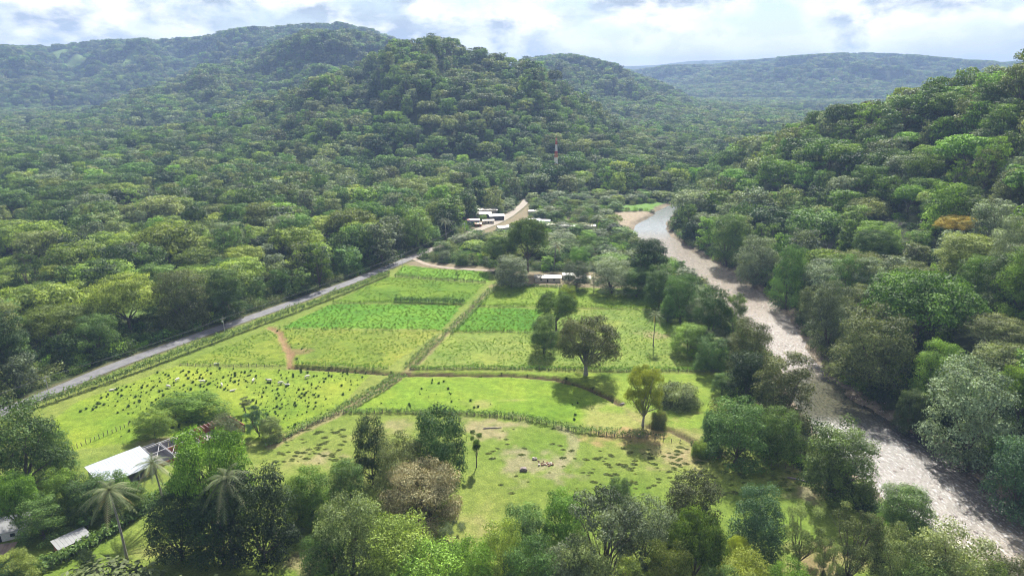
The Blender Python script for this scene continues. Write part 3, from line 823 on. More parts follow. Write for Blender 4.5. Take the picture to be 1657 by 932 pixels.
FT(1420, 832, 880, 40, 'dense', 'bright', 'small bright green tree at the foot of the low riffle tree')
# --- near bank of the river, upwards
FT(1190, 640, 748, 112, 'loose', 'mid', 'wide green tree at the lower end of the near river bank row')
FT(1255, 655, 752, 70, 'dense', 'mid', 'dark tree squeezed between wide green tree and tall feathery tree')
FT(1260, 560, 700, 100, 'tall', 'olive', 'tall feathery tree standing against the river pool')
FT(1205, 565, 655, 76, 'dense', 'dark', 'dark dense tree left of the tall feathery tree')
FT(1210, 515, 612, 80, 'loose', 'olive', 'loose olive tree on the near bank where the river starts to glint')
FT(1168, 600, 640, 40, 'dense', 'mid', 'small green tree in the nook between bank pasture and dark dense tree')
FT(1112, 522, 572, 66, 'dense', 'bright', 'bright green round tree at the corner of the speckled field')
FT(1150, 540, 600, 60, 'loose', 'mid', 'loose green tree right of the round tree at the field corner')
FT(1148, 462, 556, 70, 'loose', 'dark', 'dark ragged tree on the near bank above the field corner')
FT(1100, 440, 520, 62, 'loose', 'mid', 'grey-green tree at the top right corner of the fields')
FT(1080, 482, 520, 28, 'dense', 'mid', 'small round tree at the edge of the upper right field')
FT(1050, 383, 470, 66, 'dense', 'dark', 'tall dark tree between the upper right field and the river')
FT(1066, 424, 498, 56, 'dense', 'mid', 'rounded tree in front of the tall dark field-corner tree')
FT(1185, 470, 560, 40, 'tall', 'mid', 'narrow tree on the near bank facing the tan shallows')
# --- in the fields
FT(948, 513, 606, 112, 'spread', 'rust', 'large spreading brown-green tree with pale trunk in the middle of the fields', var=1, bark=BARK_PALE)
FT(880, 508, 572, 50, 'dense', 'mid', 'grey-green round tree left of the large spreading tree')
FT(900, 474, 535, 74, 'umbrella', 'bright', 'dark flat-domed tree behind the large spreading tree', var=3)
FT(918, 460, 492, 34, 'shrub', 'lime', 'light green shrub at the upper edge behind the flat-domed tree')
FT(1040, 590, 688, 66, 'spread', 'yellow', 'yellow-topped tree with pale tall trunk beside the ditch', var=0, bark=BARK_PALE)
FT(1096, 620, 652, 76, 'shrub', 'olive', 'mounded olive thicket right of the yellow-topped tree')
FT(1066, 662, 690, 30, 'shrub', 'olive', 'thin scrub at the foot of the yellow-topped tree')
FT(1132, 712, 738, 30, 'shrub', 'lime', 'small round yellowish shrub at the lower end of the river-bank trees')
FT(312, 636, 674, 132, 'dense', 'bright', 'wide low dark-bellied tree in the cattle pasture behind the ruin', rz=0.0, deep=0.5)
FT(252, 660, 706, 74, 'loose', 'lime', 'pale yellow-green tree growing over the roofless ruin', rz=0.0, deep=0.6)
FT(398, 640, 668, 24, 'sparse', 'olive', 'thin dry tree right of the wide low pasture tree')
FT(420, 650, 706, 46, 'wispy', 'teal', 'slender blue-green tree at the corner of the cattle pasture')
FT(368, 672, 712, 56, 'loose', 'olive', 'yellowish scrubby tree between ruin and slender blue-green tree')
FT(440, 672, 712, 40, 'loose', 'olive', 'small scrubby tree at the near end of the diagonal hedge')
# --- lower left, round the houses
FT(40, 642, 800, 150, 'loose', 'mid', 'very large loose green tree at the left edge below the road')
FT(95, 690, 775, 70, 'loose', 'mid', 'green tree hugging the river-ward side of the very large edge tree')
FT(35, 764, 868, 84, 'umbrella', 'bright', 'bright green umbrella tree above the white roof at the left edge', var=3)
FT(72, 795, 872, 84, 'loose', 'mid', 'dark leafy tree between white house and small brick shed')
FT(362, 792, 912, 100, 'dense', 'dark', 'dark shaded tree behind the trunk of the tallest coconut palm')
FT(110, 750, 838, 66, 'dense', 'bright', 'bright green tree left of the long white barn roof')
FT(150, 766, 838, 78, 'dense', 'mid', 'shaded green tree between barn and small brick shed')
FT(188, 760, 828, 62, 'dense', 'bright', 'green tree just below the barn behind the leaning coconut palm')
FT(220, 778, 828, 46, 'dense', 'mid', 'low green tree below the open end of the barn')
FT(28, 884, 952, 70, 'dense', 'lime', 'yellow-green round bush-like tree in the lower left corner')
FT(146, 888, 930, 34, 'loose', 'dark', 'small dark tree standing alone on the grass near the bottom left')
FT(143, 828, 862, 26, 'sparse', 'mid', 'small slim tree behind the brick shed')
FT(20, 905, 960, 50, 'shrub', 'teal', 'pale blue-green shrub in the very bottom left corner')
# --- round the village
FT(854, 354, 440, 74, 'umbrella', 'mid', 'big dark umbrella tree in front of the village', var=0)
FT(810, 384, 436, 62, 'umbrella', 'mid', 'flat dark tree left of the big village umbrella tree', var=1)
FT(828, 412, 464, 62, 'dense', 'grey', 'grey-green round tree over the turquoise hut')
FT(937, 398, 436, 38, 'dense', 'bright', 'round dark tree with yellow-green rim above the pale roofs')
FT(932, 420, 466, 46, 'loose', 'grey', 'grey-green tree behind the pale roofs')
FT(990, 418, 474, 74, 'loose', 'grey', 'wide grey-green tree at the top edge of the right field')
FT(1030, 432, 480, 50, 'loose', 'mid', 'loose tree right of the wide grey-green field-edge tree')
FT(740, 438, 450, 12, 'sparse', 'bright', 'thin bright sapling at the end of the top field strip')
FT(1150, 660, 720, 36, 'shrub', 'teal', 'low blue-green shrub under the wide bank tree')
# --- far bank of the river and its slope
FT(1545, 348, 388, 70, 'umbrella', 'gold', 'orange-yellow flowering tree on the far slope', var=2)
FT(1336, 386, 416, 58, 'bare', 'grey', 'leafless purple-grey tree halfway up the far bank', bark=BARK_GREY)
FT(1442, 354, 384, 52, 'bare', 'grey', 'leafless grey tree above the purple-grey bare tree', bark=BARK_GREY)
FT(1602, 372, 404, 30, 'bare', 'grey', 'small leafless tree right of the flowering tree', bark=BARK_GREY)
FT(1480, 442, 560, 200, 'umbrella', 'bright', 'huge flat-topped green umbrella tree on the far bank', var=1)
FT(1562, 376, 446, 100, 'dense', 'lime', 'smooth pale green domed tree below the flowering tree')
FT(1612, 402, 440, 44, 'loose', 'yellow', 'cream-flowered tree right of the smooth pale dome')
FT(1555, 578, 740, 150, 'loose', 'grey', 'big grey-topped tree at the water edge opposite the near riffle')
FT(1404, 488, 630, 132, 'loose', 'olive', 'big olive-topped tree overhanging the river pool')
FT(1338, 452, 572, 80, 'loose', 'grey', 'pale grey tree leaning over the tan shallows')
FT(1640, 700, 830, 110, 'loose', 'teal', 'blue-green tree at the right edge above the gravel')
FT(1510, 540, 650, 80, 'dense', 'bright', 'bright green tree left of the big grey-topped tree')
FT(1470, 625, 700, 60, 'dense', 'mid', 'dark low tree at the pool edge')
FT(1415, 355, 420, 74, 'dense', 'bright', 'glossy dark green dome below the upper leafless tree')
FT(1410, 372, 440, 80, 'umbrella', 'mid', 'layered green tree right of the purple-grey bare tree', var=0)
FT(1175, 342, 430, 66, 'dense', 'mid', 'steep dark tree over the upper river bend')
FT(1220, 378, 460, 74, 'loose', 'grey', 'greyish hanging tree on the far bank above the tan shallows')
FT(1272, 392, 500, 60, 'loose', 'mid', 'green drooping tree right of the greyish hanging tree')
FT(1640, 590, 700, 90, 'umbrella', 'bright', 'bright flat tree at the right edge above the blue-green tree', var=3)

# --- a closed canopy along the bottom edge
FT(530, 852, 965, 84, 'loose', 'mid', 'mid green tree left of the olive tree at the bottom edge')
FT(764, 872, 990, 92, 'loose', 'bright', 'fresh green tree at the bottom edge below the wispy half-bare tree')
FT(858, 872, 995, 96, 'loose', 'mid', 'shaded green tree at the bottom edge right of the yellow-lime tree')
FT(945, 868, 985, 96, 'loose', 'olive', 'olive tree at the bottom edge under the large wispy tree')
FT(1076, 872, 990, 84, 'loose', 'lime', 'light green tree at the bottom edge left of the vivid lime tree')
FT(1160, 912, 1010, 90, 'dense', 'mid', 'round green tree at the bottom edge under the vivid lime tree')
FT(1268, 902, 1000, 76, 'loose', 'bright', 'fresh green tree at the bottom edge under the half-bare brown tree')
FT(1334, 862, 965, 56, 'wispy', 'olive', 'slight twiggy tree on the dry slope left of the open olive tree')
FT(1484, 898, 1010, 92, 'loose', 'mid', 'green tree at the bottom edge between the two wide olive trees')
FT(1585, 905, 1020, 90, 'loose', 'lime', 'light olive tree at the bottom edge near the corner gravel')

# ------------------------------------------------------------------ masses nobody could count: scattered with geometry nodes
def scatter(name, pts, protos, variant, rotz, scale, label, category, tilt=None):
    """one object: PROTOS (list of mesh datablocks) copied to PTS"""
    src = bpy.data.collections.new(name + '_source')
    for i, me in enumerate(protos):
        src.objects.link(bpy.data.objects.new('%s_source_%02d' % (name, i), me))
    n = len(pts)
    rot = np.zeros((n, 3)); rot[:, 2] = rotz
    if tilt is not None: rot[:, 0] = tilt
    me = bpy.data.meshes.new(name)
    me.vertices.add(n); me.vertices.foreach_set('co', np.asarray(pts, np.float32).ravel())
    for an, typ, arr in (('variant', 'INT', variant), ('turn', 'FLOAT_VECTOR', rot), ('size', 'FLOAT_VECTOR', scale)):
        a = me.attributes.new(an, typ, 'POINT')
        a.data.foreach_set('value' if typ == 'INT' else 'vector', np.asarray(arr, np.int32 if typ == 'INT' else np.float32).ravel())
    me.update()
    o = link(name, me)
    ng = bpy.data.node_groups.new(name + '_scatter', 'GeometryNodeTree')
    ng.interface.new_socket('Geometry', in_out='INPUT', socket_type='NodeSocketGeometry')
    ng.interface.new_socket('Geometry', in_out='OUTPUT', socket_type='NodeSocketGeometry')
    N, Lk = ng.nodes, ng.links
    gi, go = N.new('NodeGroupInput'), N.new('NodeGroupOutput')
    ci = N.new('GeometryNodeCollectionInfo'); ci.inputs['Collection'].default_value = src
    ci.inputs['Separate Children'].default_value = True; ci.inputs['Reset Children'].default_value = True
    ip = N.new('GeometryNodeInstanceOnPoints'); ip.inputs['Pick Instance'].default_value = True
    def attr(nm, typ):
        a = N.new('GeometryNodeInputNamedAttribute'); a.data_type = typ; a.inputs['Name'].default_value = nm
        return a.outputs['Attribute']
    Lk.new(gi.outputs[0], ip.inputs['Points']); Lk.new(ci.outputs[0], ip.inputs['Instance'])
    Lk.new(attr('variant', 'INT'), ip.inputs['Instance Index'])
    e2r = N.new('FunctionNodeEulerToRotation'); Lk.new(attr('turn', 'FLOAT_VECTOR'), e2r.inputs[0])
    Lk.new(e2r.outputs[0], ip.inputs['Rotation']); Lk.new(attr('size', 'FLOAT_VECTOR'), ip.inputs['Scale'])
    Lk.new(ip.outputs[0], go.inputs[0])
    md = o.modifiers.new('scatter', 'NODES'); md.node_group = ng
    tag(o, label, category, kind='stuff')
    return o

def tree_source(kind, var, colour, lod):
    """trunk and crown as one mesh for the far woods"""
    n, s = LOD[lod]
    seed = sum(ord(ch) for ch in kind) * 17 + var * 57 + len(colour)
    V, F, T, cen = make_crown(kind, seed, n, s * LEAFSCALE.get(kind, 1.0))
    tm = trunk_mb(kind, seed, cen, 4)
    tv = np.array(tm.v); tf = [f for f in tm.f if len(f) == 4]
    VV = np.r_[V, tv]; FF = np.r_[F, np.array(tf) + len(V)]
    me = mesh_np('woods', VV, FF, False, {'tint': ('FLOAT', np.r_[T, np.zeros(len(tv))])}, np.r_[np.zeros(len(F)), np.ones(len(tf))])
    me.materials.append(LEAF[colour]); me.materials.append(BARK)
    return me

# candidate trees on a jittered grid, everything not open land
rngf = np.random.default_rng(7)
def grid(spacing, r0, r1, azmax=0.80):
    m = int(r1 * math.sin(azmax) / spacing) + 1
    gx, gy = np.meshgrid(np.arange(-m, m + 1) * spacing, np.arange(int(r0 * 0.6 / spacing / 0.87), int(r1 / spacing / 0.87) + 1) * spacing * 0.87)
    gx = gx + (np.arange(gx.shape[0]) % 2)[:, None] * spacing * 0.5
    x, y = gx.ravel() + rngf.uniform(-.38, .38, gx.size) * spacing, gy.ravel() + rngf.uniform(-.38, .38, gx.size) * spacing
    r, az = np.hypot(x, y), np.arctan2(x, y)
    k = (r >= r0) & (r < r1) & (np.abs(az) < azmax)
    return x[k], y[k]
# skyline table: the steepest sight line met up to each distance, per bearing
_az = np.linspace(-0.85, 0.85, 420)
_rg = np.exp(np.linspace(math.log(120), math.log(11000), 520))
_A, _G = np.meshgrid(_az, _rg, indexing='ij')
_H = terrain((_G * np.sin(_A)).ravel(), (_G * np.cos(_A)).ravel()).reshape(_A.shape)
_SL = np.maximum.accumulate((_H - CAMZ) / _G, axis=1)
def in_sight(x, y, ztop):
    r, az = np.hypot(x, y), np.arctan2(x, y)
    i = np.clip(np.round((az + 0.85) / 1.7 * 419).astype(int), 0, 419)
    j = np.clip(np.searchsorted(_rg, r * 0.985) - 1, 0, 519)
    return (ztop - CAMZ) / r > _SL[i, j]

CLEAR = []
for cx, cy, D, w, dpt in ((1290, 188, 0, 75, 240), (1328, 184, 0, 75, 240), (1195, 191, 0, 40, 130), (1362, 179, 0, 36, 160), (90, 92, 0, 60, 110), (125, 94, 0, 70, 80), (206, 101, 0, 30, 110), (216, 95, 0, 26, 90), (700, 108, 1330, 30, 25), (245, 205, 1250, 25, 25), (240, 480, None, 16, 28), (236, 500, None, 15, 22)):
    q = on_ground(cx, cy)
    CLEAR.append((q[0], q[1], w * 1.0, dpt * 1.0))
HOUSES_KEEP = [(-14.0, 640.0, 0.1)]                                # (x, y, radius) kept free for houses, filled from the house list
for px_, py_, rad in ((776, 349, 24), (803, 353, 17), (766, 360, 15), (789, 360, 14), (820, 370, 17), (870, 359, 18), (890, 366, 9), (920, 370, 16), (955, 370, 11), (862, 345, 9), (886, 452, 17), (919, 450, 10), (943, 454, 13), (829, 448, 6), (899, 302, 8), (1290, 176, 0.1)):
    q = flat(px_, py_); HOUSES_KEEP.append((q[0], q[1], rad * 0.72))

def wooded(x, y, margin=0.0):
    h, lay, d, side, j = terrain(x, y, True)
    ok = ~inside(x, y, OPEN) & (d > 3.5 + margin)
    dr, _ = dist_line(x, y, ROAD); ok &= dr > 7.5
    ds, _ = dist_line(x, y, SIDEPATH); ok &= ds > 5
    for q in YARDS[:1] + YARDS[3:]: ok &= ~inside(x, y, q)
    ok &= ~inside(x, y, TURF) & ~inside(x, y, SANDBAR)
    for cx, cy, a, b in CLEAR: ok &= np.hypot((x - cx) / a, (y - cy) / b) > 1
    for cx, cy, rad in HOUSES_KEEP: ok &= np.hypot(x - cx, y - cy) > rad
    return ok, h, lay, d, side
def apart(x, y, rad):
    ok = np.ones(len(x), bool)
    for px_, py_ in ((1545, 392), (1336, 418), (1442, 386)):          # keep the view of the odd ones open
        q = on_ground(px_, py_ + 10); ok &= np.hypot(x - q[0], y - q[1]) > 5 + 0.7 * rad
    for tx, ty, tr in TREES: ok &= np.hypot(x - tx, y - ty) > 0.72 * tr + 0.45 * rad
    return ok

X, Y = [], []
S = []
for sp, r0, r1 in ((17, 125, 1000), (15.5, 1000, 1800), (18.5, 1800, 3400), (23, 3400, 7400)):
    x, y = grid(sp, r0, r1); X.append(x); Y.append(y); S.append(np.full(len(x), sp))
X, Y, S = np.concatenate(X), np.concatenate(Y), np.concatenate(S)
rdist = np.hypot(X, Y)
belt = inside(X, Y, gpoly([(690, 436), (700, 395), (850, 318), (1080, 318), (1110, 360), (1120, 470), (800, 470)]))
ok, Hh, lay, driv, side = wooded(X, Y)
drd, jrd = dist_line(X, Y, ROAD)
_T = np.gradient(ROAD, axis=0)
westside = ((X - ROAD[jrd, 0]) * _T[jrd, 1] - (Y - ROAD[jrd, 1]) * _T[jrd, 0]) < 0
n1, n2 = fbm(X, Y, 90, 3, 201), fbm(X, Y, 35, 2, 202)
u = rngf.random(len(X)); u2 = rngf.random(len(X)); u3 = rngf.random(len(X))
width = S * (0.78 + 0.95 * u ** 1.3 + 0.4 * n2)
east = (side > 0) & (rdist < 1000) & (driv < 1e5)
# kind: 0 dense 1 umbrella 2 loose 3 tall
kind = np.select([u2 < np.where(east, 0.20, 0.26), u2 < np.where(east, 0.42, 0.44), u2 < 0.84], [0, 1, 2], 3)
edge = (drd < 22) | (driv < 14)
kind = np.where(rngf.random(len(X)) < 0.09, 4, kind); kind = np.where(rngf.random(len(X)) < 0.08, 5, kind)
kind = np.where(edge & ((kind == 1) | (kind == 5)), 3, kind)
flatland = westside & (rdist > 380) & (rdist < 640) & (drd > 30)
kind = np.where(flatland & (u3 < 0.35), 1, kind)
width = np.where(kind == 1, width * 1.55, np.where(kind == 5, width * 1.35, width))
width = np.where(belt, width * 0.75, width)
height = np.select([kind == 0, kind == 1, kind == 2, kind == 4, kind == 5], [0.95 * width, 0.60 * width, 1.0 * width, 1.2 * width, 0.85 * width], 1.35 * width) * (0.9 + 0.3 * u3)
height = height * np.where(rngf.random(len(X)) < 0.12, 1.3, 1.0)
height = np.clip(height, 6, 32) * np.where(rdist > 4600, 0.85, 1)
height = np.where(belt, np.minimum(height, 9.5), height)
keep = ok & (rngf.random(len(X)) < np.where(belt, 0.9, 0.97)) & apart(X, Y, width / 2)
keep &= in_sight(X, Y, Hh + height + 4) | (rdist < 1000)
nearbank = ~east & ~belt & ~westside & (rdist < 720)
keep &= ~nearbank | (driv > 15)
height = np.where(nearbank, np.minimum(height, 13), height)
keep &= (driv > 0.36 * width) | (driv > 1e5)
# thin out where a wide umbrella crown already stands
idx = np.nonzero(keep)[0]
um = idx[(kind[idx] == 1) & (rdist[idx] < 1700)]
for i in um:
    if not keep[i]: continue
    dd = np.hypot(X[idx] - X[i], Y[idx] - Y[i])
    keep[idx[(dd > 0.1) & (dd < width[i] * 0.40)]] = False
COLS = ['dark', 'mid', 'bright', 'olive', 'grey', 'lime', 'teal', 'rust']
def pick(uu, table):
    e = np.cumsum(table) / np.sum(table)
    return np.searchsorted(e, uu)
v = np.clip(rngf.random(len(X)) * 0.75 + (n1 + 0.5) * 0.25 + 0.0, 0, 0.999)
cw = np.array([0.22, 0.34, 0.04, 0.15, 0.12, 0.05, 0.06, 0.02])
ce = np.array([0.12, 0.26, 0.23, 0.13, 0.11, 0.10, 0.03, 0.02])
colr = np.where(east, pick(v, ce), pick(v, cw))
colr = np.where((kind == 1) & (u3 < 0.5) & ~east & (rdist < 1000), 5, colr)         # yellowish umbrella crowns in the west wood
sel = np.nonzero(keep)[0]
pxx, pyy, dep = project(X[sel], Y[sel], Hh[sel] + height[sel] * 0.7)
wpx = width[sel] * FPX / dep
seen = (pxx > -wpx * .3) & (pxx < 1657 + wpx * .3) & (pyy > -20) & (pyy < 950) & in_sight(X[sel], Y[sel], Hh[sel] + height[sel]) & (rdist[sel] < 1000)
order = np.argsort(-np.where(seen, wpx, 0))
N_SINGLE = 300 - len(TREES)
single = sel[order[:N_SINGLE]]
mass = np.setdiff1d(sel, single)

KN = ['dense', 'umbrella', 'loose', 'tall', 'wispy', 'spread']
KW = {0: 'round dense', 1: 'flat umbrella', 2: 'loose lumpy', 3: 'tall', 4: 'airy', 5: 'spreading'}
CW = {'dark': 'dark green', 'mid': 'mid green', 'bright': 'bright green', 'olive': 'olive', 'grey': 'grey-green', 'lime': 'yellow-green', 'teal': 'blue-green', 'rust': 'brownish'}
def zone(i):
    if east[i]: return ('at the far water edge', 'trees along the far river bank') if driv[i] < 22 else ('on the far river slope', 'trees on the slope above the river')
    if belt[i]: return ('among the village trees', 'trees round the village')
    if westside[i]: return ('in the roadside tree wall', 'trees lining the road') if drd[i] < 24 else ('in the wood beyond the road', 'trees of the wood beyond the road')
    return ('on the near river bank', 'trees on the near river bank')
bucket = {}
for i in single: bucket.setdefault((KW[kind[i]], CW[COLS[colr[i]]], zone(i)), []).append(i)
for (kw, cw_, (zp, grp)), lst in bucket.items():
    lst.sort(key=lambda i: project(X[i], Y[i], Hh[i])[0])
    for q, i in enumerate(lst):
        if len(lst) == 1: pos = 'the only one'
        elif q == 0: pos = 'leftmost of %d' % len(lst)
        elif q == len(lst) - 1: pos = 'rightmost of %d' % len(lst)
        else: pos = '%s from the left' % ordinal(q + 1)
        tree(X[i], Y[i], Hh[i], width[i], height[i], KN[kind[i]], COLS[colr[i]], '%s %s tree %s, %s' % (cw_, kw, zp, pos), grp, lod='near' if math.hypot(X[i], Y[i]) < 420 else 'mid')

# the rest of the woods
combos, protos_far, protos_mid = {}, [], []
for kk in range(6):
    for cc in range(8):
        for vv in range(2 if cc < 5 else 1):
            combos[(kk, cc, vv)] = len(protos_far)
            protos_far.append(tree_source(KN[kk], vv + 5, COLS[cc], 'far'))
mid_ids = {}
LOD['wood'] = (2600, 1.1)
for kk in range(6):
    for cc in range(8):
        mid_ids[(kk, cc)] = len(protos_mid)
        protos_mid.append(tree_source(KN[kk], cc % 3, COLS[cc], 'wood'))
W0 = np.array([SHAPES[k][0] for k in KN]); H0 = np.array([SHAPES[k][1] for k in KN])
def wood(name, ids, protos, table, label):
    vv = [table[(kind[i], colr[i], int(u[i] * 2) if colr[i] < 5 else 0)] if len(next(iter(table))) == 3 else table[(kind[i], colr[i])] for i in ids]
    sc = np.stack([width[ids] / W0[kind[ids]]] * 2 + [height[ids] / H0[kind[ids]]], 1)
    return scatter(name, np.stack([X[ids], Y[ids], Hh[ids] - 0.5], 1), protos, vv, u3[ids] * 6.283, sc, label, 'forest')
nearm = mass[rdist[mass] < 1350]; farm = mass[rdist[mass] >= 1350]
print('trees single', len(single), 'near mass', len(nearm), 'far mass', len(farm))
wood('forest', nearm, protos_mid, mid_ids, 'continuous forest filling the valley sides and lower slopes')
wood('far_forest', farm, protos_far, combos, 'hazy forest covering the distant ridges')

# undergrowth along wood edges and between the trunks
ux, uy = grid(6.5, 125, 760)
oku, uh, ul, ud, us = wooded(ux, uy, -1.5)
dru, _ = dist_line(ux, uy, ROAD)
ku = oku & ((ud < 45) | (dru < 45) | (rngf.random(len(ux)) < 0.45))
ux, uy, uh = ux[ku], uy[ku], uh[ku]
shr = []
for cc in ('mid', 'dark', 'olive', 'bright'):
    V, F, T, cen = make_crown('shrub', 900 + len(shr), 700, 0.95)
    me = mesh_np('undergrowth', V, F, False, {'tint': ('FLOAT', T)}); me.materials.append(LEAF[cc]); shr.append(me)
ss = rngf.uniform(0.45, 0.95, len(ux))
scatter('undergrowth', np.stack([ux, uy, uh - 0.3], 1), shr, rngf.integers(0, 4, len(ux)), rngf.uniform(0, 6.28, len(ux)), np.stack([ss, ss, ss * rngf.uniform(.7, 1.2, len(ux))], 1), 'shrubby undergrowth between and in front of the trees', 'undergrowth')

# ------------------------------------------------------------------ crops, tufts, cushions of grass
def plant_mesh(name, n, size, h, spread, colour, seed, jit=0.5, up=0.6):
    rng = np.random.default_rng(seed)
    a = rng.uniform(0, 6.283, n); r = spread * np.sqrt(rng.uniform(0, 1, n)); z = h * (1 - (r / spread) ** 2 * 0.7) * rng.uniform(0.35, 1, n)
    P = np.stack([r * np.cos(a), r * np.sin(a), z], 1)
    N = np.stack([np.cos(a) * r / spread, np.sin(a) * r / spread, np.full(n, up)], 1)
    V = leaf_quads(P, N, size, rng, jit)
    me = mesh_np(name, V, np.arange(len(V)).reshape(-1, 4), False, {'tint': ('FLOAT', np.repeat(rng.uniform(0, 1, n), 4))})
    me.materials.append(LEAF[colour]); return me
def in_fields(names, spacing, seed, prob=1.0):
    rng = np.random.default_rng(seed)
    out = []
    for nm in names:
        P = FPOLY[nm]; x0, y0 = P.min(0); x1, y1 = P.max(0)
        gx, gy = np.meshgrid(np.arange(x0, x1, spacing), np.arange(y0, y1, spacing * 1.1))
        x = gx.ravel() + rng.uniform(-.42, .42, gx.size) * spacing; y = gy.ravel() + rng.uniform(-.42, .42, gx.size) * spacing
        k = inside(x, y, P) & (rng.random(len(x)) < prob)
        out.append(np.stack([x[k], y[k]], 1))
    P = np.concatenate(out)
    d, _ = dist_line(P[:, 0], P[:, 1], TRACK); k = d > 3
    d, _ = dist_line(P[:, 0], P[:, 1], GULLY); k &= d > 2
    return P[k]
rngc = np.random.default_rng(99)
def scatter2(name, P, protos, smin, smax, label, cat, flat_=1.0, power=1.0):
    z = terrain(P[:, 0], P[:, 1]); n = len(P); s = smin + (smax - smin) * rngc.random(n) ** power
    return scatter(name, np.c_[P, z - 0.03], protos, rngc.integers(0, len(protos), n), rngc.uniform(0, 6.28, n), np.stack([s, s, s * flat_ * rngc.uniform(.8, 1.2, n)], 1), label, cat)
P = in_fields(['upper_west', 'upper_east', 'speckled_west', 'speckled_east'], 1.5, 1, 0.75)
keepc = fbm(P[:, 0], P[:, 1], 14, 3, 301) > -0.14
scatter2('crop_plants', P[keepc], [plant_mesh('crop', 14, 0.55, 0.6, 0.7, 'crop', 50 + i) for i in range(4)], 0.4, 1.05, 'leafy knee-high crop speckling the upper and lower field strips', 'crop')
P = in_fields(['green_west', 'green_east', 'top_strip'], 2.0, 2, 0.85)
scatter2('low_crop', P, [plant_mesh('low_crop', 11, 0.66, 0.5, 0.85, 'crop', 60 + i) for i in range(3)], 0.6, 1.2, 'lush low green crop in the middle field strips', 'crop')
# dark tufts grazed round by the cattle
P1 = in_fields(['cattle_pasture'], 2.3, 3, 0.9)
w = fbm(P1[:, 0], P1[:, 1], 24, 3, 311); q = np.array([flat(455, 618)[:2]]); near_q = np.hypot(*(P1 - q).T)
P1 = P1[(w + 0.26 * np.exp(-(near_q / 38) ** 2) > 0.055 + 0.22 * (rngc.random(len(P1)) - 0.35))]
P2 = in_fields(['ditch_pasture'], 3.4, 4, 0.8); q2 = flat(745, 640)[:2]
P2 = P2[(fbm(P2[:, 0], P2[:, 1], 16, 2, 312) > 0.07) & (np.hypot(*(P2 - q2).T) < 52)]
P3 = np.concatenate([smooth_line(DITCH)[::3] + rngc.normal(0, 1.8, (len(DITCH[::3]), 2)), GULLY[::4] + rngc.normal(3, 2.2, (len(GULLY[::4]), 2))])
def tuft_mesh(seed):
    rng = np.random.default_rng(seed); n = 46
    a = rng.uniform(0, 6.283, n); lean = rng.uniform(0.05, 1.1, n); L = rng.uniform(0.6, 1.2, n)
    tip = np.stack([np.cos(a) * lean, np.sin(a) * lean, np.ones(n)], 1); tip *= (L / np.linalg.norm(tip, axis=1))[:, None]
    base = np.stack([np.cos(a), np.sin(a), 0 * a], 1) * rng.uniform(0, 0.45, n)[:, None]
    sd = np.stack([-np.sin(a), np.cos(a), 0 * a], 1) * 0.16
    V = np.stack([base - sd, base + sd, base + tip + sd * .3, base + tip - sd * .3], 1).reshape(-1, 3)
    me = mesh_np('tuft', V, np.arange(len(V)).reshape(-1, 4), False, {'tint': ('FLOAT', np.repeat(rng.uniform(0, 1, n), 4))})
    me.materials.append(LEAF['tuft']); return me
scatter2('grass_tufts', np.concatenate([P1, P2, P3]), [tuft_mesh(i) for i in range(4)], 0.2, 0.95, 'dark upright grass tufts dotted over the bright cattle pasture', 'tufts', power=1.5)
# flat cushions in the foreground pasture
cu = []
rc = np.random.default_rng(5)
for _ in range(5200):
    px_, py_ = rc.uniform(760, 1130), rc.uniform(690, 800)
    dens = 0.05 + 0.65 * math.exp(-((px_ - 1010) / 75) ** 2 - ((py_ - 752) / 30) ** 2) + 0.16 * math.exp(-((px_ - 845) / 60) ** 2 - ((py_ - 715) / 18) ** 2)
    if rc.random() < dens * 0.13: cu.append(flat(px_, py_)[:2])
for _ in range(900):
    px_, py_ = rc.uniform(1080, 1330), rc.uniform(715, 800)
    if rc.random() < 0.22 and py_ > 700 + (px_ - 1080) * 0.28: cu.append(flat(px_, py_)[:2])
for _ in range(70): cu.append(flat(rc.uniform(440, 560), rc.uniform(695, 750))[:2])
cu = np.array(cu); k = inside(cu[:, 0], cu[:, 1], OPEN); cu = cu[k]
def cushion_mesh(seed):
    rng = np.random.default_rng(seed); n = 150
    a = rng.uniform(0, 6.283, n); r = np.sqrt(rng.uniform(0, 1, n)); z = 0.26 * (1 - r ** 2) * rng.uniform(.7, 1.05, n) + 0.03
    P_ = np.stack([r * np.cos(a) * 1.35, r * np.sin(a) * .9, z], 1); Nn = np.stack([np.cos(a) * r, np.sin(a) * r, 0.9 + 0 * a], 1)
    V = leaf_quads(P_, Nn, 0.36, rng, .5)
    me = mesh_np('cushion', V, np.arange(len(V)).reshape(-1, 4), False, {'tint': ('FLOAT', np.repeat(rng.uniform(0, 1, n), 4))})
    me.materials.append(LEAF['cushion']); return me
zz = terrain(cu[:, 0], cu[:, 1]); s_ = rngc.uniform(0.4, 1.05, len(cu))
scatter('grass_cushions', np.c_[cu, zz - 0.04], [cushion_mesh(i) for i in range(3)], rngc.integers(0, 3, len(cu)), rngc.uniform(-.5, .5, len(cu)), np.stack([s_ * 1.1, s_, s_], 1), 'low olive grass cushions in the dry foreground pasture', 'cushions')

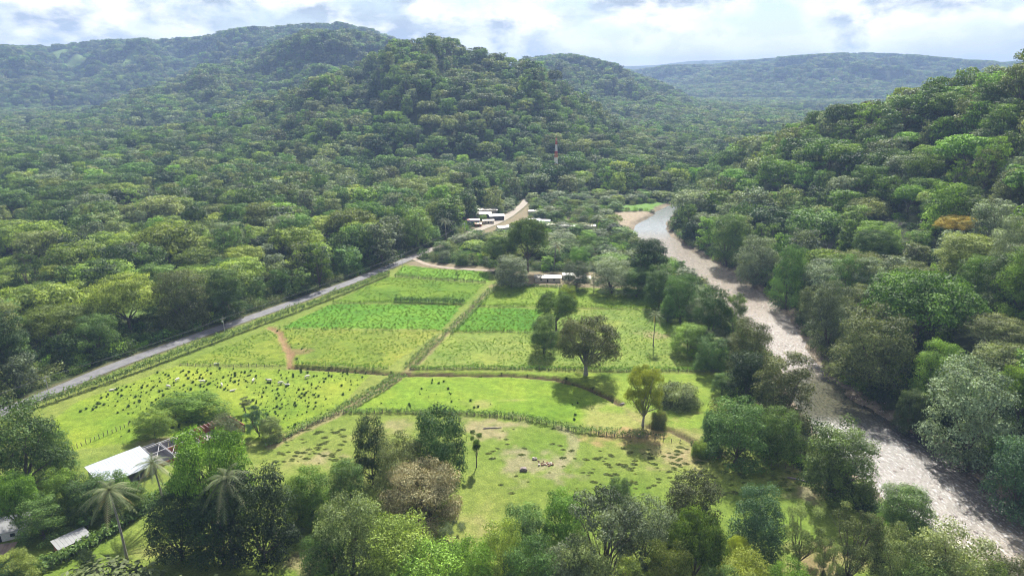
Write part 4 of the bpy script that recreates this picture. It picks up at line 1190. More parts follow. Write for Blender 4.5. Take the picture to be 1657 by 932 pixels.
# ------------------------------------------------------------------ living fences: rows of leafy stakes
def hedge(pts, h, spacing, rows, label, leaf=0.62, n_leaf=16, colour='stake', spread=0.75, seed=0, gap=0.0, name='hedge', width=1.2, stake=True):
    rng = np.random.default_rng(seed + 17)
    L = polyline(pts, 0, spacing)
    T = np.gradient(L, axis=0); Nn = np.stack([-T[:, 1], T[:, 0]], 1); Nn /= np.hypot(*Nn.T)[:, None]
    Vs, Ts, mb = [], [], MB()
    c0 = L.mean(0); z0 = hz(*c0)
    for row in range(rows):
        off = (row - (rows - 1) / 2) * width
        Q = L + Nn * off + rng.normal(0, spacing * 0.22, L.shape)
        zq = terrain(Q[:, 0], Q[:, 1])
        gp = fbm(Q[:, 0], Q[:, 1], 12, 2, seed + row)
        for (qx, qy), qz, g in zip(Q, zq, gp):
            if gap and (g < -0.5 + gap or rng.random() < gap * 0.3): continue
            hh = h * rng.uniform(0.65, 1.25) * (1 + 0.9 * g)
            a = rng.uniform(0, 6.283, n_leaf); r = spread * np.sqrt(rng.uniform(0.02, 1, n_leaf))
            zz_ = hh * rng.uniform(0.32, 1.0, n_leaf) ** 0.8
            P_ = np.stack([qx - c0[0] + r * np.cos(a), qy - c0[1] + r * np.sin(a), qz - z0 + zz_], 1)
            Vs.append(leaf_quads(P_, np.stack([np.cos(a) * .6, np.sin(a) * .6, 0.7 + 0 * a], 1), leaf, rng, .5)); Ts.append(np.repeat(np.clip(rng.normal(.5, .25, n_leaf), 0, 1), 4))
            if stake: mb.tube([(qx - c0[0], qy - c0[1], qz - z0 - 0.3), (qx - c0[0] + rng.normal(0, .08), qy - c0[1] + rng.normal(0, .08), qz - z0 + hh * 0.72)], [0.07, 0.05], 4, False)
    root = empty(name, (c0[0], c0[1], z0))
    V = np.concatenate(Vs)
    me = mesh_np('foliage', V, np.arange(len(V)).reshape(-1, 4), False, {'tint': ('FLOAT', np.concatenate(Ts))})
    link('foliage', me, LEAF[colour], root)
    if stake: mb.build('stems', BARK_PALE, root)
    tag(root, label, 'hedge')
    return root
hedge([(48, 662), (100, 646), (180, 617), (250, 592), (300, 573), (360, 550)], 4.2, 1.2, 2, 'near half of the leafy stake hedge along the grey road', seed=1, n_leaf=24, spread=1.0, leaf=.75)
hedge([(362, 549), (420, 527), (480, 505), (545, 480), (600, 458), (630, 445)], 4.2, 1.3, 2, 'far half of the leafy stake hedge along the grey road', seed=2, n_leaf=22, spread=1.0, leaf=.75)
hedge([(803, 463), (760, 507), (722, 545)], 2.4, 1.3, 2, 'upper stretch of the diagonal hedge splitting the fields', seed=3, n_leaf=20, spread=1.1, width=3.0, gap=.2)
hedge([(712, 548), (690, 568), (662, 596)], 2.4, 1.3, 2, 'middle stretch of the diagonal hedge splitting the fields', seed=4, n_leaf=22, spread=1.2, width=3.4, gap=.12)
hedge([(648, 606), (615, 630), (580, 650), (554, 664)], 1.7, 1.0, 3, 'lower stretch of the diagonal hedge beside the cattle pasture', seed=5, width=2.6)
hedge([(548, 668), (500, 688), (455, 712), (430, 722)], 2.2, 1.0, 2, 'dense end of the diagonal hedge running down to the scrub', seed=6, width=1.8)
hedge([(640, 488), (690, 490), (750, 491)], 3.2, 1.2, 3, 'tall dark crop row across the left fields', seed=7, colour='mid', n_leaf=22, spread=1.0, leaf=.75)
hedge([(540, 490), (590, 490), (638, 488)], 1.6, 1.5, 2, 'low ragged row left of the tall dark crop row', seed=8, gap=.25, colour='crop')
hedge([(456, 531), (560, 533), (712, 535)], 1.2, 1.5, 1, 'thin row between the lush strip and the speckled left field', seed=9, gap=.3, colour='crop')
hedge([(766, 495), (850, 496), (960, 498), (1062, 501)], 1.8, 1.3, 2, 'low row across the upper right field', seed=10, gap=.22, colour='crop')
hedge([(718, 537), (780, 537), (858, 537)], 1.3, 1.5, 2, 'thin row below the lush strip on the right', seed=11, gap=.25, colour='crop')
hedge([(292, 590), (380, 592), (460, 592)], 1.3, 1.2, 1, 'thin stake row between speckled field and cattle pasture', seed=12, colour='crop', leaf=.5)
hedge([(480, 590), (560, 594), (625, 596)], 1.8, 1.3, 2, 'rougher row right of the eroded gully', seed=13, colour='crop', gap=.15)
hedge([(664, 597), (760, 596), (870, 597), (1000, 600), (1100, 599), (1170, 600)], 1.7, 1.1, 2, 'long stake row above the ditch under the big spreading tree', seed=14, colour='crop', gap=.1)
hedge([(556, 668), (640, 667), (740, 669), (800, 672)], 1.9, 0.9, 2, 'straight stake hedge above the two very dark trees', seed=15, leaf=.55)
hedge([(800, 672), (842, 677), (885, 686), (930, 697), (985, 704), (1040, 708)], 2.4, 0.95, 2, 'curving stake hedge at the top of the dry pasture', seed=16, leaf=.6, gap=.12)
hedge([(1045, 705), (1080, 708), (1110, 716), (1135, 726), (1190, 745), (1240, 750)], 1.6, 1.3, 1, 'scrubby row along the small ditch towards the river', seed=17, gap=.25, colour='mid')
hedge([(290, 790), (262, 806), (225, 832), (190, 856), (150, 880)], 3.2, 1.1, 3, 'big-leaved pale hedge behind the leaning coconut palm', seed=18, leaf=1.0, n_leaf=22, spread=1.15)
hedge([(146, 884), (110, 902), (70, 922), (30, 945)], 3.2, 1.1, 3, 'big-leaved pale hedge below the brick shed', seed=19, leaf=1.0, n_leaf=22, spread=1.15)
hedge([(640, 447), (700, 452), (785, 457)], 1.8, 1.2, 2, 'stake row along the lower edge of the top field strip', seed=20, gap=.15)
hedge([(806, 458), (850, 463), (920, 466)], 1.6, 1.2, 2, 'scrubby row below the pale roofs at the field edge', seed=21, colour='mid', gap=.1)

# ------------------------------------------------------------------ fences: a wooden post each, with wires
POST = MB(); POST.tube([(0, 0, -0.4), (0.02, 0, 0.7), (0, 0.03, 1.5)], [0.09, 0.085, 0.07], 6); POST_ME = POST.mesh('post'); POST_ME.materials.append(WOOD)
WIRE = simple_mat('fence_wire', (0.30, 0.29, 0.28), 0.5, 0.6)
def fence(pts, step, label, scale=1.0, group='post and wire fences'):
    L = polyline(pts, 0, step); zz_ = terrain(L[:, 0], L[:, 1])
    c = L[0]; root = empty('fence', (c[0], c[1], zz_[0]))
    rg_ = random.Random(len(L))
    for (x, y), z in zip(L, zz_):
        o = bpy.data.objects.new('post', POST_ME); COL.objects.link(o); o.parent = root
        o.location = (x - c[0], y - c[1], z - zz_[0]); o.rotation_euler = (rg_.uniform(-.1, .1), rg_.uniform(-.1, .1), rg_.uniform(0, 6)); o.scale = (1.5, 1.5, scale * rg_.uniform(.85, 1.2))
    for hgt in (0.5, 0.9, 1.25):
        mb = MB(); mb.tube([(x - c[0], y - c[1], z - zz_[0] + hgt * scale) for (x, y), z in zip(L, zz_)], 0.012, 3, False); mb.build('wire', WIRE, root)
    tag(root, label, 'fence', group); return root
fence([(556, 670), (640, 669), (740, 671), (842, 680)], 3.0, 'post and wire fence under the straight stake hedge')
fence([(850, 680), (890, 688), (950, 702), (1040, 710), (1100, 716)], 3.0, 'curving post and wire fence above the dry pasture')
fence([(664, 599), (800, 598), (1000, 602), (1168, 602)], 4.0, 'long post and wire fence above the ditch')
fence([(292, 592), (400, 594), (466, 594)], 3.5, 'post and wire fence between speckled field and cattle pasture')
fence([(640, 449), (700, 454), (785, 459)], 4.0, 'post and wire fence below the top field strip', 1.3)
fence([(118, 728), (150, 714), (190, 697), (222, 684)], 1.6, 'row of brown stakes left of the roofless ruin', 1.2)
fence([(1236, 752), (1262, 756), (1300, 764), (1330, 774)], 2.2, 'short post and wire fence on the terrace near the river', 1.1)
fence([(430, 722), (490, 694), (552, 666)], 2.2, 'post and wire fence along the dense end of the diagonal hedge')

# ------------------------------------------------------------------ palms
def palm_meshes(seed):
    rng = np.random.default_rng(seed)
    mb = MB(); bend = rng.uniform(-.9, .9, 2)
    pts = [(bend[0] * (t ** 2), bend[1] * (t ** 2), 20 * t - (0.8 if t == 0 else 0)) for t in np.linspace(0, 1, 12)]
    mb.tube(pts, [0.42, 0.30] + [0.25 - 0.008 * i for i in range(10)], 7)
    trunk = mb.mesh('trunk', True); trunk.materials.append(BARK_PALE)
    top = np.array(pts[-1])
    fr = []
    for k in range(30):
        a = k * 2.399 + rng.uniform(-.2, .2); el = RAD(78) - k * RAD(128) / 30 + rng.uniform(-.1, .1); Lf = rng.uniform(4.4, 5.6)
        d = np.array([math.cos(a) * math.cos(el), math.sin(a) * math.cos(el), math.sin(el)])
        s = np.linspace(0, 1, 23)[:, None]
        R = top + d * Lf * s + np.array([math.cos(a) * .5, math.sin(a) * .5, -3.6]) * s ** 2.1 * (0.6 + 0.5 * max(0, math.cos(el)))
        side = np.array([-math.sin(a), math.cos(a), 0])
        V, F = [], []
        for i in range(22):
            wdt = 0.95 * math.sin(math.pi * (0.12 + 0.84 * s[i, 0])) ** 0.8
            for sg in (-1, 1):
                b = R[i]; c = R[i + 1]; tip = (b + c) / 2 + side * sg * wdt + (c - b) * 0.9 + np.array([0, 0, -0.45 * wdt])
                n0 = len(V); V += [b, b + (c - b) * .62, tip]; F.append((n0, n0 + 1, n0 + 2))
        n0 = len(V); w_ = side * 0.05
        for i in range(23): V += [R[i] - w_ * (1.2 - s[i, 0]), R[i] + w_ * (1.2 - s[i, 0])]
        for i in range(22): F.append((n0 + 2 * i, n0 + 2 * i + 1, n0 + 2 * i + 2)); F.append((n0 + 2 * i + 1, n0 + 2 * i + 3, n0 + 2 * i + 2))
        me = mesh_np('frond', np.array(V), np.array(F), False, {'tint': ('FLOAT', np.full(len(V), rng.uniform(.2, 1)))})
        me.materials.append(LEAF['palm'] if k < 27 else LEAF['brown']); fr.append(me)
    nuts = []
    for k in range(7):
        a = k * 0.9; bm = bmesh.new(); bmesh.ops.create_icosphere(bm, subdivisions=1, radius=0.17)
        bmesh.ops.translate(bm, verts=bm.verts, vec=(top[0] + .34 * math.cos(a), top[1] + .34 * math.sin(a), top[2] - .35))
        me = bpy.data.meshes.new('coconut'); bm.to_mesh(me); bm.free(); me.materials.append(NUT); nuts.append(me)
    return trunk, fr, nuts
NUT = simple_mat('coconut_husk', (0.16, 0.14, 0.05), 0.6)
PALM_P = [palm_meshes(3), palm_meshes(8)]
def palm(px, top, base, label, k=0, parts=True, rz=0.0, wide=1.0):
    q = flat(px, base); h0 = hz(q[0], q[1]); q = flat(px, base, h0)
    r = math.hypot(q[0], q[1]); d = ray(px, top); ht = CAMZ + d[2] / math.hypot(d[0], d[1]) * r - h0
    s = max(ht, 3) / 24.0
    root = empty('palm_tree', (q[0], q[1], h0), rz, (s * wide, s * wide, s))
    tm, fr, nuts = PALM_P[k]
    for nm, lst in (('trunk', [tm]), ('frond', fr), ('coconut', nuts if parts else [])):
        for me in lst:
            o = bpy.data.objects.new(nm, me); COL.objects.link(o); o.parent = root
    tag(root, label, 'palm tree', 'coconut palms'); TREES.append((q[0], q[1], 2.5)); return root
palm(206, 757, 907, 'leaning coconut palm standing on open grass near the bottom left', 0, True, 0.6, 1.15)
palm(268, 724, 832, 'coconut palm between the open barn and the bright umbrella tree', 1, True, 2.0, 1.35)
palm(378, 738, 912, 'tallest coconut palm in front of the dark olive tree', 1, True, 4.0, 1.05)
palm(1057, 497, 560, 'slim palm at the right end of the speckled field', 0, False, 1.0, 1.1)
palm(897, 388, 434, 'dark palm standing among the village trees', 0, False, 3.0, 1.6)
palm(961, 446, 472, 'low palm at the top edge of the right field', 1, False, 1.5, 2.4)
palm(722, 350, 388, 'palm left of the village road', 1, False, .5, 1.6)
palm(965, 345, 378, 'palm behind the white village roof near the river', 0, False, 2.5, 1.6)

# ------------------------------------------------------------------ buildings
def roof_mat(name, col, rust=0.15):
    m, n, l, out = new_mat(name)
    p = n.new('ShaderNodeBsdfPrincipled'); p.inputs['Roughness'].default_value = 0.45; p.inputs['Metallic'].default_value = 0.15
    tc = n.new('ShaderNodeTexCoord'); nz = noise_node(n, l, 0.5, 5, tc.outputs['Object'])
    l.new(mixc(n, l, ramp(n, l, nz.outputs['Fac'], 0.45, 0.75), col, tuple(c * (1 - rust) for c in col)), p.inputs['Base Color'])
    l.new(p.outputs['BSDF'], out.inputs['Surface']); return m
RF = {'white': roof_mat('white_metal_roof', (0.25, 0.255, 0.26)), 'bluewhite': roof_mat('pale_blue_roof', (0.36, 0.39, 0.45)), 'cream': roof_mat('cream_metal_roof', (0.20, 0.18, 0.145), .4),
      'rust': roof_mat('rusty_roof', (0.34, 0.16, 0.12), .4), 'tan': roof_mat('tan_roof', (0.20, 0.165, 0.125), .3), 'grey': roof_mat('grey_roof', (0.40, 0.40, 0.42), .3), 'brown': roof_mat('brown_roof', (0.20, 0.14, 0.11), .4)}
WL = {'white': simple_mat('white_wall', (0.66, 0.64, 0.60), vary=.2), 'blue': simple_mat('blue_wall', (0.10, 0.14, 0.42), vary=.2), 'brick': simple_mat('brick_wall', (0.34, 0.13, 0.08), vary=.35, scale=3),
      'cream': simple_mat('cream_wall', (0.52, 0.46, 0.36), vary=.2), 'block': simple_mat('block_wall', (0.26, 0.26, 0.28), vary=.35, scale=1.5), 'turq': simple_mat('turquoise_wall', (0.10, 0.55, 0.55), vary=.15), 'dark': simple_mat('dark_boards', (0.09, 0.08, 0.08), vary=.3), 'red': simple_mat('red_wall', (0.42, 0.08, 0.07), vary=.2)}
DARK = simple_mat('dark_opening', (0.02, 0.02, 0.025), 0.6)
GLASS = simple_mat('window_glass', (0.05, 0.06, 0.07), 0.15, spec=.6)
STEEL = simple_mat('pale_steel', (0.55, 0.54, 0.55), 0.5, .3)
CONC = simple_mat('concrete_floor', (0.30, 0.29, 0.28), 0.9, vary=.3, scale=.5)

VG = 'village houses'
def house(name, x, y, z, w, d, hw, rz, roof, wall, label, kind='gable', pitch=0.22, over=0.5, openside=None, windows=3, group=None, ribs=True):
    """w along local x, d along local y (depth); front faces local -y"""
    w, d = (w * 0.85, d * 0.85) if group == VG else (w, d)
    root = empty(name, (x, y, z), rz)
    rise = pitch * d / 2 if kind == 'gable' else pitch * d
    t = 0.18
    for nm, bx in (('front', (-w / 2, w / 2, -d / 2, -d / 2 + t)), ('back', (-w / 2, w / 2, d / 2 - t, d / 2)), ('left', (-w / 2, -w / 2 + t, -d / 2 + t, d / 2 - t)), ('right', (w / 2 - t, w / 2, -d / 2 + t, d / 2 - t))):
        if openside == nm: continue
        mb = MB()
        if nm in ('left', 'right') and kind == 'gable':
            x0, x1 = bx[0], bx[1]; pr = [(-d / 2 + t, -0.3), (d / 2 - t, -0.3), (d / 2 - t, hw), (0, hw + rise - .05), (-d / 2 + t, hw)]
            mb.poly([(x0, a, b) for a, b in pr] + [(x1, a, b) for a, b in pr], [(4, 3, 2, 1, 0), (5, 6, 7, 8, 9)] + [(i, (i + 1) % 5, 5 + (i + 1) % 5, 5 + i) for i in range(5)])
        else:
            top = hw + (rise if (kind == 'shed' and nm == 'back') else 0)
            mb.box(bx[0], bx[1], bx[2], bx[3], -0.3, top)
        wo = mb.build('wall', wall, root)
        if nm == 'front' and windows:
            for i in range(windows):
                cx = -w / 2 + w * (i + 1) / (windows + 1)
                if i == windows // 2:
                    b = MB(); b.box(cx - .45, cx + .45, -d / 2 - .05, -d / 2 - .004, 0, 2.05); b.build('door', DARK, root)
                else:
                    b = MB(); b.box(cx - .6, cx + .6, -d / 2 - .04, -d / 2 - .004, 1.0, 2.1); b.build('window', GLASS, root)
    if openside:
        for i in range(max(2, int(w / 4.5) + 1)):
            cx = -w / 2 + .2 + (w - .4) * i / max(1, int(w / 4.5)); b = MB(); b.box(cx - .12, cx + .12, -d / 2, -d / 2 + .24, -.3, hw); b.build('pillar', STEEL, root)
        b = MB(); b.box(-w / 2 + t + .01, w / 2 - t - .01, -d / 2 + .3, d / 2 - t - .01, -.2, .12); b.build('floor', CONC, root)
    th_ = 0.07
    planes = [(-d / 2 - over, hw - over * pitch, 0.04, hw + rise + .04 * pitch), (d / 2 + over, hw - over * pitch, -0.04, hw + rise + .04 * pitch)] if kind == 'gable' else [(-d / 2 - over, hw - over * pitch, d / 2 + over, hw + rise + over * pitch)]
    for q_, (y0, z0, y1, z1) in enumerate(planes):
        mb = MB(); z0 += .03 + q_ * .012; z1 += .03 + q_ * .012
        xa, xb = -w / 2 - over, w / 2 + over
        mb.poly([(xa, y0, z0), (xb, y0, z0), (xb, y1, z1), (xa, y1, z1), (xa, y0, z0 + th_), (xb, y0, z0 + th_), (xb, y1, z1 + th_), (xa, y1, z1 + th_)], [(3, 2, 1, 0), (4, 5, 6, 7), (0, 1, 5, 4), (1, 2, 6, 5), (2, 3, 7, 6), (3, 0, 4, 7)])
        ro = mb.build('roof', roof, root)
        if ribs:
            rb = MB(); n_ = int((xb - xa) / 0.9)
            for i in range(1, n_):
                cx = xa + (xb - xa) * i / n_
                rb.poly([(cx - .04, y0, z0 + th_), (cx + .04, y0, z0 + th_), (cx + .04, y1, z1 + th_), (cx - .04, y1, z1 + th_), (cx, y0, z0 + th_ + .06), (cx, y1, z1 + th_ + .06)], [(0, 4, 5, 3), (4, 1, 2, 5)])
            rb.build('seam', roof, ro)
    if kind == 'gable':
        mb = MB(); zt = hw + rise + .14; xa, xb = -w / 2 - over - .02, w / 2 + over + .02
        mb.poly([(xa, -.25, zt - .25 * pitch), (xb, -.25, zt - .25 * pitch), (xb, 0, zt + .03), (xa, 0, zt + .03), (xb, .25, zt - .25 * pitch), (xa, .25, zt - .25 * pitch)], [(0, 1, 2, 3), (3, 2, 4, 5)])
        mb.build('ridge_cap', roof, root)
    tag(root, label, 'house' if name == 'house' else name.replace('_', ' ').split()[-1], group)
    return root
def photo_house(name, px, py, w, d, hw, rz, *a, **k):
    q = flat(px, py); return house(name, q[0], q[1], hz(q[0], q[1]), w, d, hw, rz, *a, **k)

# long white barn at the lower left: the long axis follows the roof edge in the photograph
A, B, C_ = flat(141, 757, 4.6), flat(224, 721, 5.6), flat(239, 753, 4.0)
ax = math.atan2(B[1] - A[1], B[0] - A[0])
wl_ = math.hypot(*(B - A)[:2])
u_ax = np.array([math.cos(ax), math.sin(ax)]); v_ax = np.array([-u_ax[1], u_ax[0]])
dpt = abs(((C_ - B)[:2] * v_ax).sum())
print('barn', wl_, dpt, math.degrees(ax))
ctr = (A[:2] + B[:2]) / 2 - v_ax * dpt / 2
BARN = house('open_barn', ctr[0], ctr[1], hz(*ctr), wl_, max(dpt, 9.5), 3.6, ax, RF['bluewhite'], WL['block'], 'long open barn with pale metal roof beside the roofless ruin', 'shed', 0.10, 0.6, openside='front', windows=0)

# roofless unfinished building continuing the barn
rz0 = B[:2] - v_ax * (dpt * 0.35) + u_ax * 1.2
root = empty('roofless_building', (rz0[0], rz0[1], hz(*rz0)), ax)
def wall_seg(x0, y0, x1, y1, h, mat, nm='wall', t=0.2):
    L = math.hypot(x1 - x0, y1 - y0); a = math.atan2(y1 - y0, x1 - x0)
    mb = MB(); mb.box(0, L, -t / 2, t / 2, -.3, h); o = mb.build(nm, mat, root); o.location = (x0, y0, 0); o.rotation_euler = (0, 0, a); return o
RW, RL = 11.0, 33.0
for i, (x0, y0, x1, y1, h, k) in enumerate([
    (-13, RW / 2 + .5, -1, RW / 2, 2.4, 'block'), (-13, RW / 2 + 4.0, -13, RW / 2 + .6, 2.2, 'block'), (-1, RW / 2, 9, RW / 2, 2.8, 'block'), (9.2, RW / 2, 18, RW / 2, 2.6, 'block'), (18.2, RW / 2 + .02, RL, RW / 2, 3.4, 'brick'),
    (0, -RW / 2, 7, -RW / 2, 1.2, 'brick'), (7.2, -RW / 2, 16, -RW / 2, 2.0, 'block'), (16.2, -RW / 2, RL, -RW / 2, 2.2, 'brick'),
    (6.0, -RW / 2 + .2, 6.0, RW / 2 - .2, 2.7, 'block'), (12.5, -RW / 2 + .2, 12.5, RW / 2 - .2, 2.9, 'brick'), (18.0, -RW / 2 + .2, 18.0, RW / 2 - .2, 3.4, 'brick'), (26.0, -RW / 2 + .2, 26.0, RW / 2 - .2, 3.2, 'brick'), (RL + .12, -RW / 2, RL + .12, RW / 2, 3.2, 'brick'),
    (6.2, 0.6, 12.3, 0.6, 2.4, 'brick'), (-13, RW / 2 + 4.2, 6, RW / 2 + 4.2, 1.8, 'block')]):
    wall_seg(x0, y0, x1, y1, h, WL[k])
mb = MB(); mb.box(-.05, RL - .1, -RW / 2 + .12, RW / 2 - .12, -.2, .06); mb.build('floor', CONC, root)
for i, x0 in enumerate((0.5, 6.0, 12.5, 14.6, 16.4, 18.0)):
    mb = MB(); mb.bar((x0, -RW / 2, 3.0), (x0, RW / 2 + .3, 3.5), .13); mb.build('beam', STEEL, root)
for x0, x1, yy in ((0.5, 18.4, RW / 2 - .1), (0.5, 12.6, -.6), (12.4, 18.4, -RW / 2 + .4)):
    mb = MB(); mb.bar((x0, yy, 3.35), (x1, yy, 3.35), .13); mb.build('beam', STEEL, root)
for x0, x1 in ((0.5, 6.0), (6.0, 12.5), (12.5, 18.0)):
    mb = MB(); mb.bar((x0, -RW / 2 + .4, 3.2), (x1, RW / 2 - .4, 3.3), .08); mb.build('brace', STEEL, root)
for i in range(9):
    mb = MB(); mb.bar((20 + i * 1.5, RW / 2 - 3, 3.5), (20 + i * 1.5, RW / 2 + .4, 3.7), .14); mb.build('rafter', simple_mat('new_timber', (0.55, 0.42, 0.36)) if i == 0 else MATS['new_timber'], root)
for x0, y0 in ((0.5, -RW / 2), (0.5, 0), (7.1, -RW / 2 + .4), (13, -2), (18.2, -RW / 2 + .4), (18.2, 2)):
    mb = MB(); mb.box(x0 - .13, x0 + .13, y0 - .13, y0 + .13, -.3, 3.0); mb.build('pillar', STEEL, root)
tag(root, 'roofless ruin of brick and grey block rooms with pale roof beams', 'ruin')

# white house at the left edge, small brick shed, brown roof
q = flat(4, 852, 3.2)
house('house', q[0] - 1, q[1] + 1, hz(q[0], q[1]), 13, 8.5, 3.0, RAD(24), RF['white'], WL['white'], 'white-roofed house cut by the left edge below the bright umbrella tree', 'gable', .18, .6)
q = flat(115, 870, 2.9)
house('shed', q[0], q[1], hz(q[0], q[1]), 8.0, 4.6, 2.5, RAD(52), RF['white'], WL['brick'], 'small brick shed with bright white roof above the big-leaved hedge', 'shed', .10, .4, windows=2)
q = flat(2, 892, 2.6)
house('lean_to', q[0] - 1, q[1], hz(q[0], q[1]), 7, 5, 2.2, RAD(15), RF['brown'], WL['dark'], 'low brown-roofed lean-to at the left edge below the white house', 'shed', .12, .4, windows=0)

photo_house('house', 774, 352, 28, 14, 4.2, RAD(4), RF['cream'], WL['dark'], 'largest village building with long cream roof', 'gable', .2, .8, group=VG)
photo_house('house', 789, 347, 22, 12, 5.0, RAD(4), RF['cream'], WL['cream'], 'taller cream-roofed building behind the largest village building', 'gable', .2, .6, group=VG)
photo_house('house', 803, 355, 16, 11, 4.0, RAD(12), RF['white'], WL['dark'], 'white-roofed village building next to the pale road', 'gable', .22, .7, group=VG)
photo_house('house', 766, 363, 13, 9, 4.4, RAD(2), RF['rust'], WL['blue'], 'blue-walled village house with rusty roof', 'gable', .22, .5, group=VG)
photo_house('house', 790, 361, 12, 7, 2.8, RAD(6), RF['tan'], WL['cream'], 'low tan-roofed village house left of the road', 'gable', .2, .5, group=VG)
photo_house('house', 774, 366, 7, 5, 2.5, RAD(2), RF['rust'], WL['red'], 'tiny red-roofed kiosk in front of the blue-walled house', 'gable', .25, .4, group=VG)
photo_house('house', 820, 372, 20, 9, 3.2, RAD(24), RF['grey'], WL['white'], 'long grey-roofed house beside the road bend', 'gable', .2, .7, group=VG)
photo_house('house', 862, 361, 15, 9, 3.6, RAD(-4), RF['white'], WL['blue'], 'white-roofed village house behind the big umbrella tree', 'gable', .2, .5, group=VG)
photo_house('house', 880, 362, 13, 8, 3.2, RAD(-8), RF['bluewhite'], WL['blue'], 'pale blue-roofed village house', 'gable', .2, .5, group=VG)
photo_house('house', 890, 368, 8, 6, 2.8, RAD(0), RF['tan'], WL['cream'], 'small tan-roofed house beside the pale blue roof', 'gable', .2, .4, group=VG)
photo_house('house', 920, 370, 18, 8, 3.0, RAD(0), RF['white'], WL['cream'], 'long white-roofed house in the village centre', 'gable', .22, .5, group=VG)
photo_house('house', 955, 370, 10, 7, 3.0, RAD(0), RF['white'], WL['cream'], 'short white-roofed house nearest to the sandbar', 'gable', .22, .5, group=VG)
photo_house('house', 862, 346, 9, 7, 3.0, RAD(5), RF['tan'], WL['cream'], 'small tan-roofed house up the road behind the village', 'gable', .22, .5, group=VG)
photo_house('house', 886, 454, 17, 7, 3.0, RAD(-2), RF['cream'], WL['cream'], 'pale-roofed low farmhouse at the top edge of the fields', 'gable', .2, .6)
photo_house('house', 919, 450, 7, 6, 2.8, RAD(3), RF['white'], WL['white'], 'small white hut right of the pale-roofed farmhouse', 'gable', .22, .4)
photo_house('house', 943, 455, 10, 6, 2.8, RAD(-6), RF['cream'], WL['white'], 'pale outbuilding half hidden by the grey-green field-edge trees', 'gable', .22, .4)
photo_house('hut', 829, 452, 4.2, 3.2, 2.6, RAD(10), RF['bluewhite'], WL['turq'], 'small turquoise hut under the grey-green round tree', 'gable', .25, .3, windows=1)
for px_, py_, D, w_, lab in ((1133, 171, 3000, 26, 'tiny white house low on the pale blue far ridge'), (1190, 177, 3100, 20, 'tiny house right of the lowest white house on the far ridge'), (1322, 141, 4200, 46, 'cream cluster-like roof high on the far ridge'), (1352, 134, 4300, 34, 'small pale roof right of the cream roof on the far ridge'), (1148, 153, 3800, 24, 'pale roof halfway up the left of the far ridge')):
    q = on_ground(px_, py_)
    r_ = math.hypot(q[0], q[1])
    house('house', q[0], q[1], q[2] + 8, w_ * r_ / D * .7, 16 * r_ / D, 10, 0, RF['white'] if 'cream' not in lab else RF['cream'], WL['white'], lab, 'gable', .3, .6, windows=0, ribs=False, group='far houses on the ridge')

# ------------------------------------------------------------------ utility poles and wires along the road
POLE = simple_mat('concrete_pole', (0.42, 0.40, 0.38), .85)
METAL = simple_mat('transformer_metal', (0.50, 0.52, 0.54), .4, .5)
def pole(px, py, label, trafo=False):
    q = flat(px, py); z = hz(q[0], q[1]); root = empty('utility_pole', (q[0], q[1], z), RAD(35))
    mb = MB(); mb.tube([(0, 0, -.5), (0, 0, 9.6)], [0.19, 0.12], 8); mb.build('mast', POLE, root)
    mb = MB(); mb.box(-1.3, 1.3, -.16, -.04, 8.7, 8.85); mb.build('crossarm', POLE, root)
    for cx in (-1.15, 0.35, 1.15):
        mb = MB(); mb.tube([(cx, -.1, 8.85), (cx, -.1, 9.0), (cx, -.1, 9.1)], [.06, .08, .04], 6); mb.build('insulator', METAL, root)
    if trafo:
        mb = MB(); mb.tube([(-.5, -.25, 6.9), (-.5, -.25, 7.0), (-.5, -.25, 7.9), (-.5, -.25, 8.0)], [.22, .36, .36, .18], 10); mb.build('transformer', METAL, root)
    tag(root, label, 'utility pole', 'utility poles along the road'); return np.array([q[0], q[1], z])
pls = [pole(80, 641, 'utility pole with transformer near the left edge beside the road', True), pole(364, 541, 'utility pole standing halfway along the roadside hedge', True), pole(651, 432, 'utility pole where the road meets the top field strip'), pole(752, 378, 'utility pole at the entrance of the village')]
ex = pls[0] + (pls[0] - pls[1]) * 0.9; ex[2] = hz(ex[0], ex[1])
WIREM = simple_mat('power_wire', (0.10, 0.10, 0.11), .5)
pts_all = [ex] + pls
for i in range(len(pts_all) - 1):
    a, b = pts_all[i], pts_all[i + 1]
    rt = empty('power_line', (a[0], a[1], a[2]))
    for off in (-1.0, 0.3, 1.0):
        o_ = np.array([math.cos(RAD(35)), math.sin(RAD(35))]) * off
        mb = MB(); mb.tube([((b[0] - a[0]) * t + o_[0], (b[1] - a[1]) * t + o_[1], (b[2] - a[2]) * t + 9.1 - 5.0 * t * (1 - t)) for t in np.linspace(0, 1, 14)], .03, 3, False); mb.build('wire', WIREM, rt)
    tag(rt, ['wires running off the left edge from the transformer pole', 'wires between the transformer pole and the mid-hedge pole', 'wires between the mid-hedge pole and the top strip pole', 'wires between the top strip pole and the village pole'][i], 'wires', 'power lines along the road')

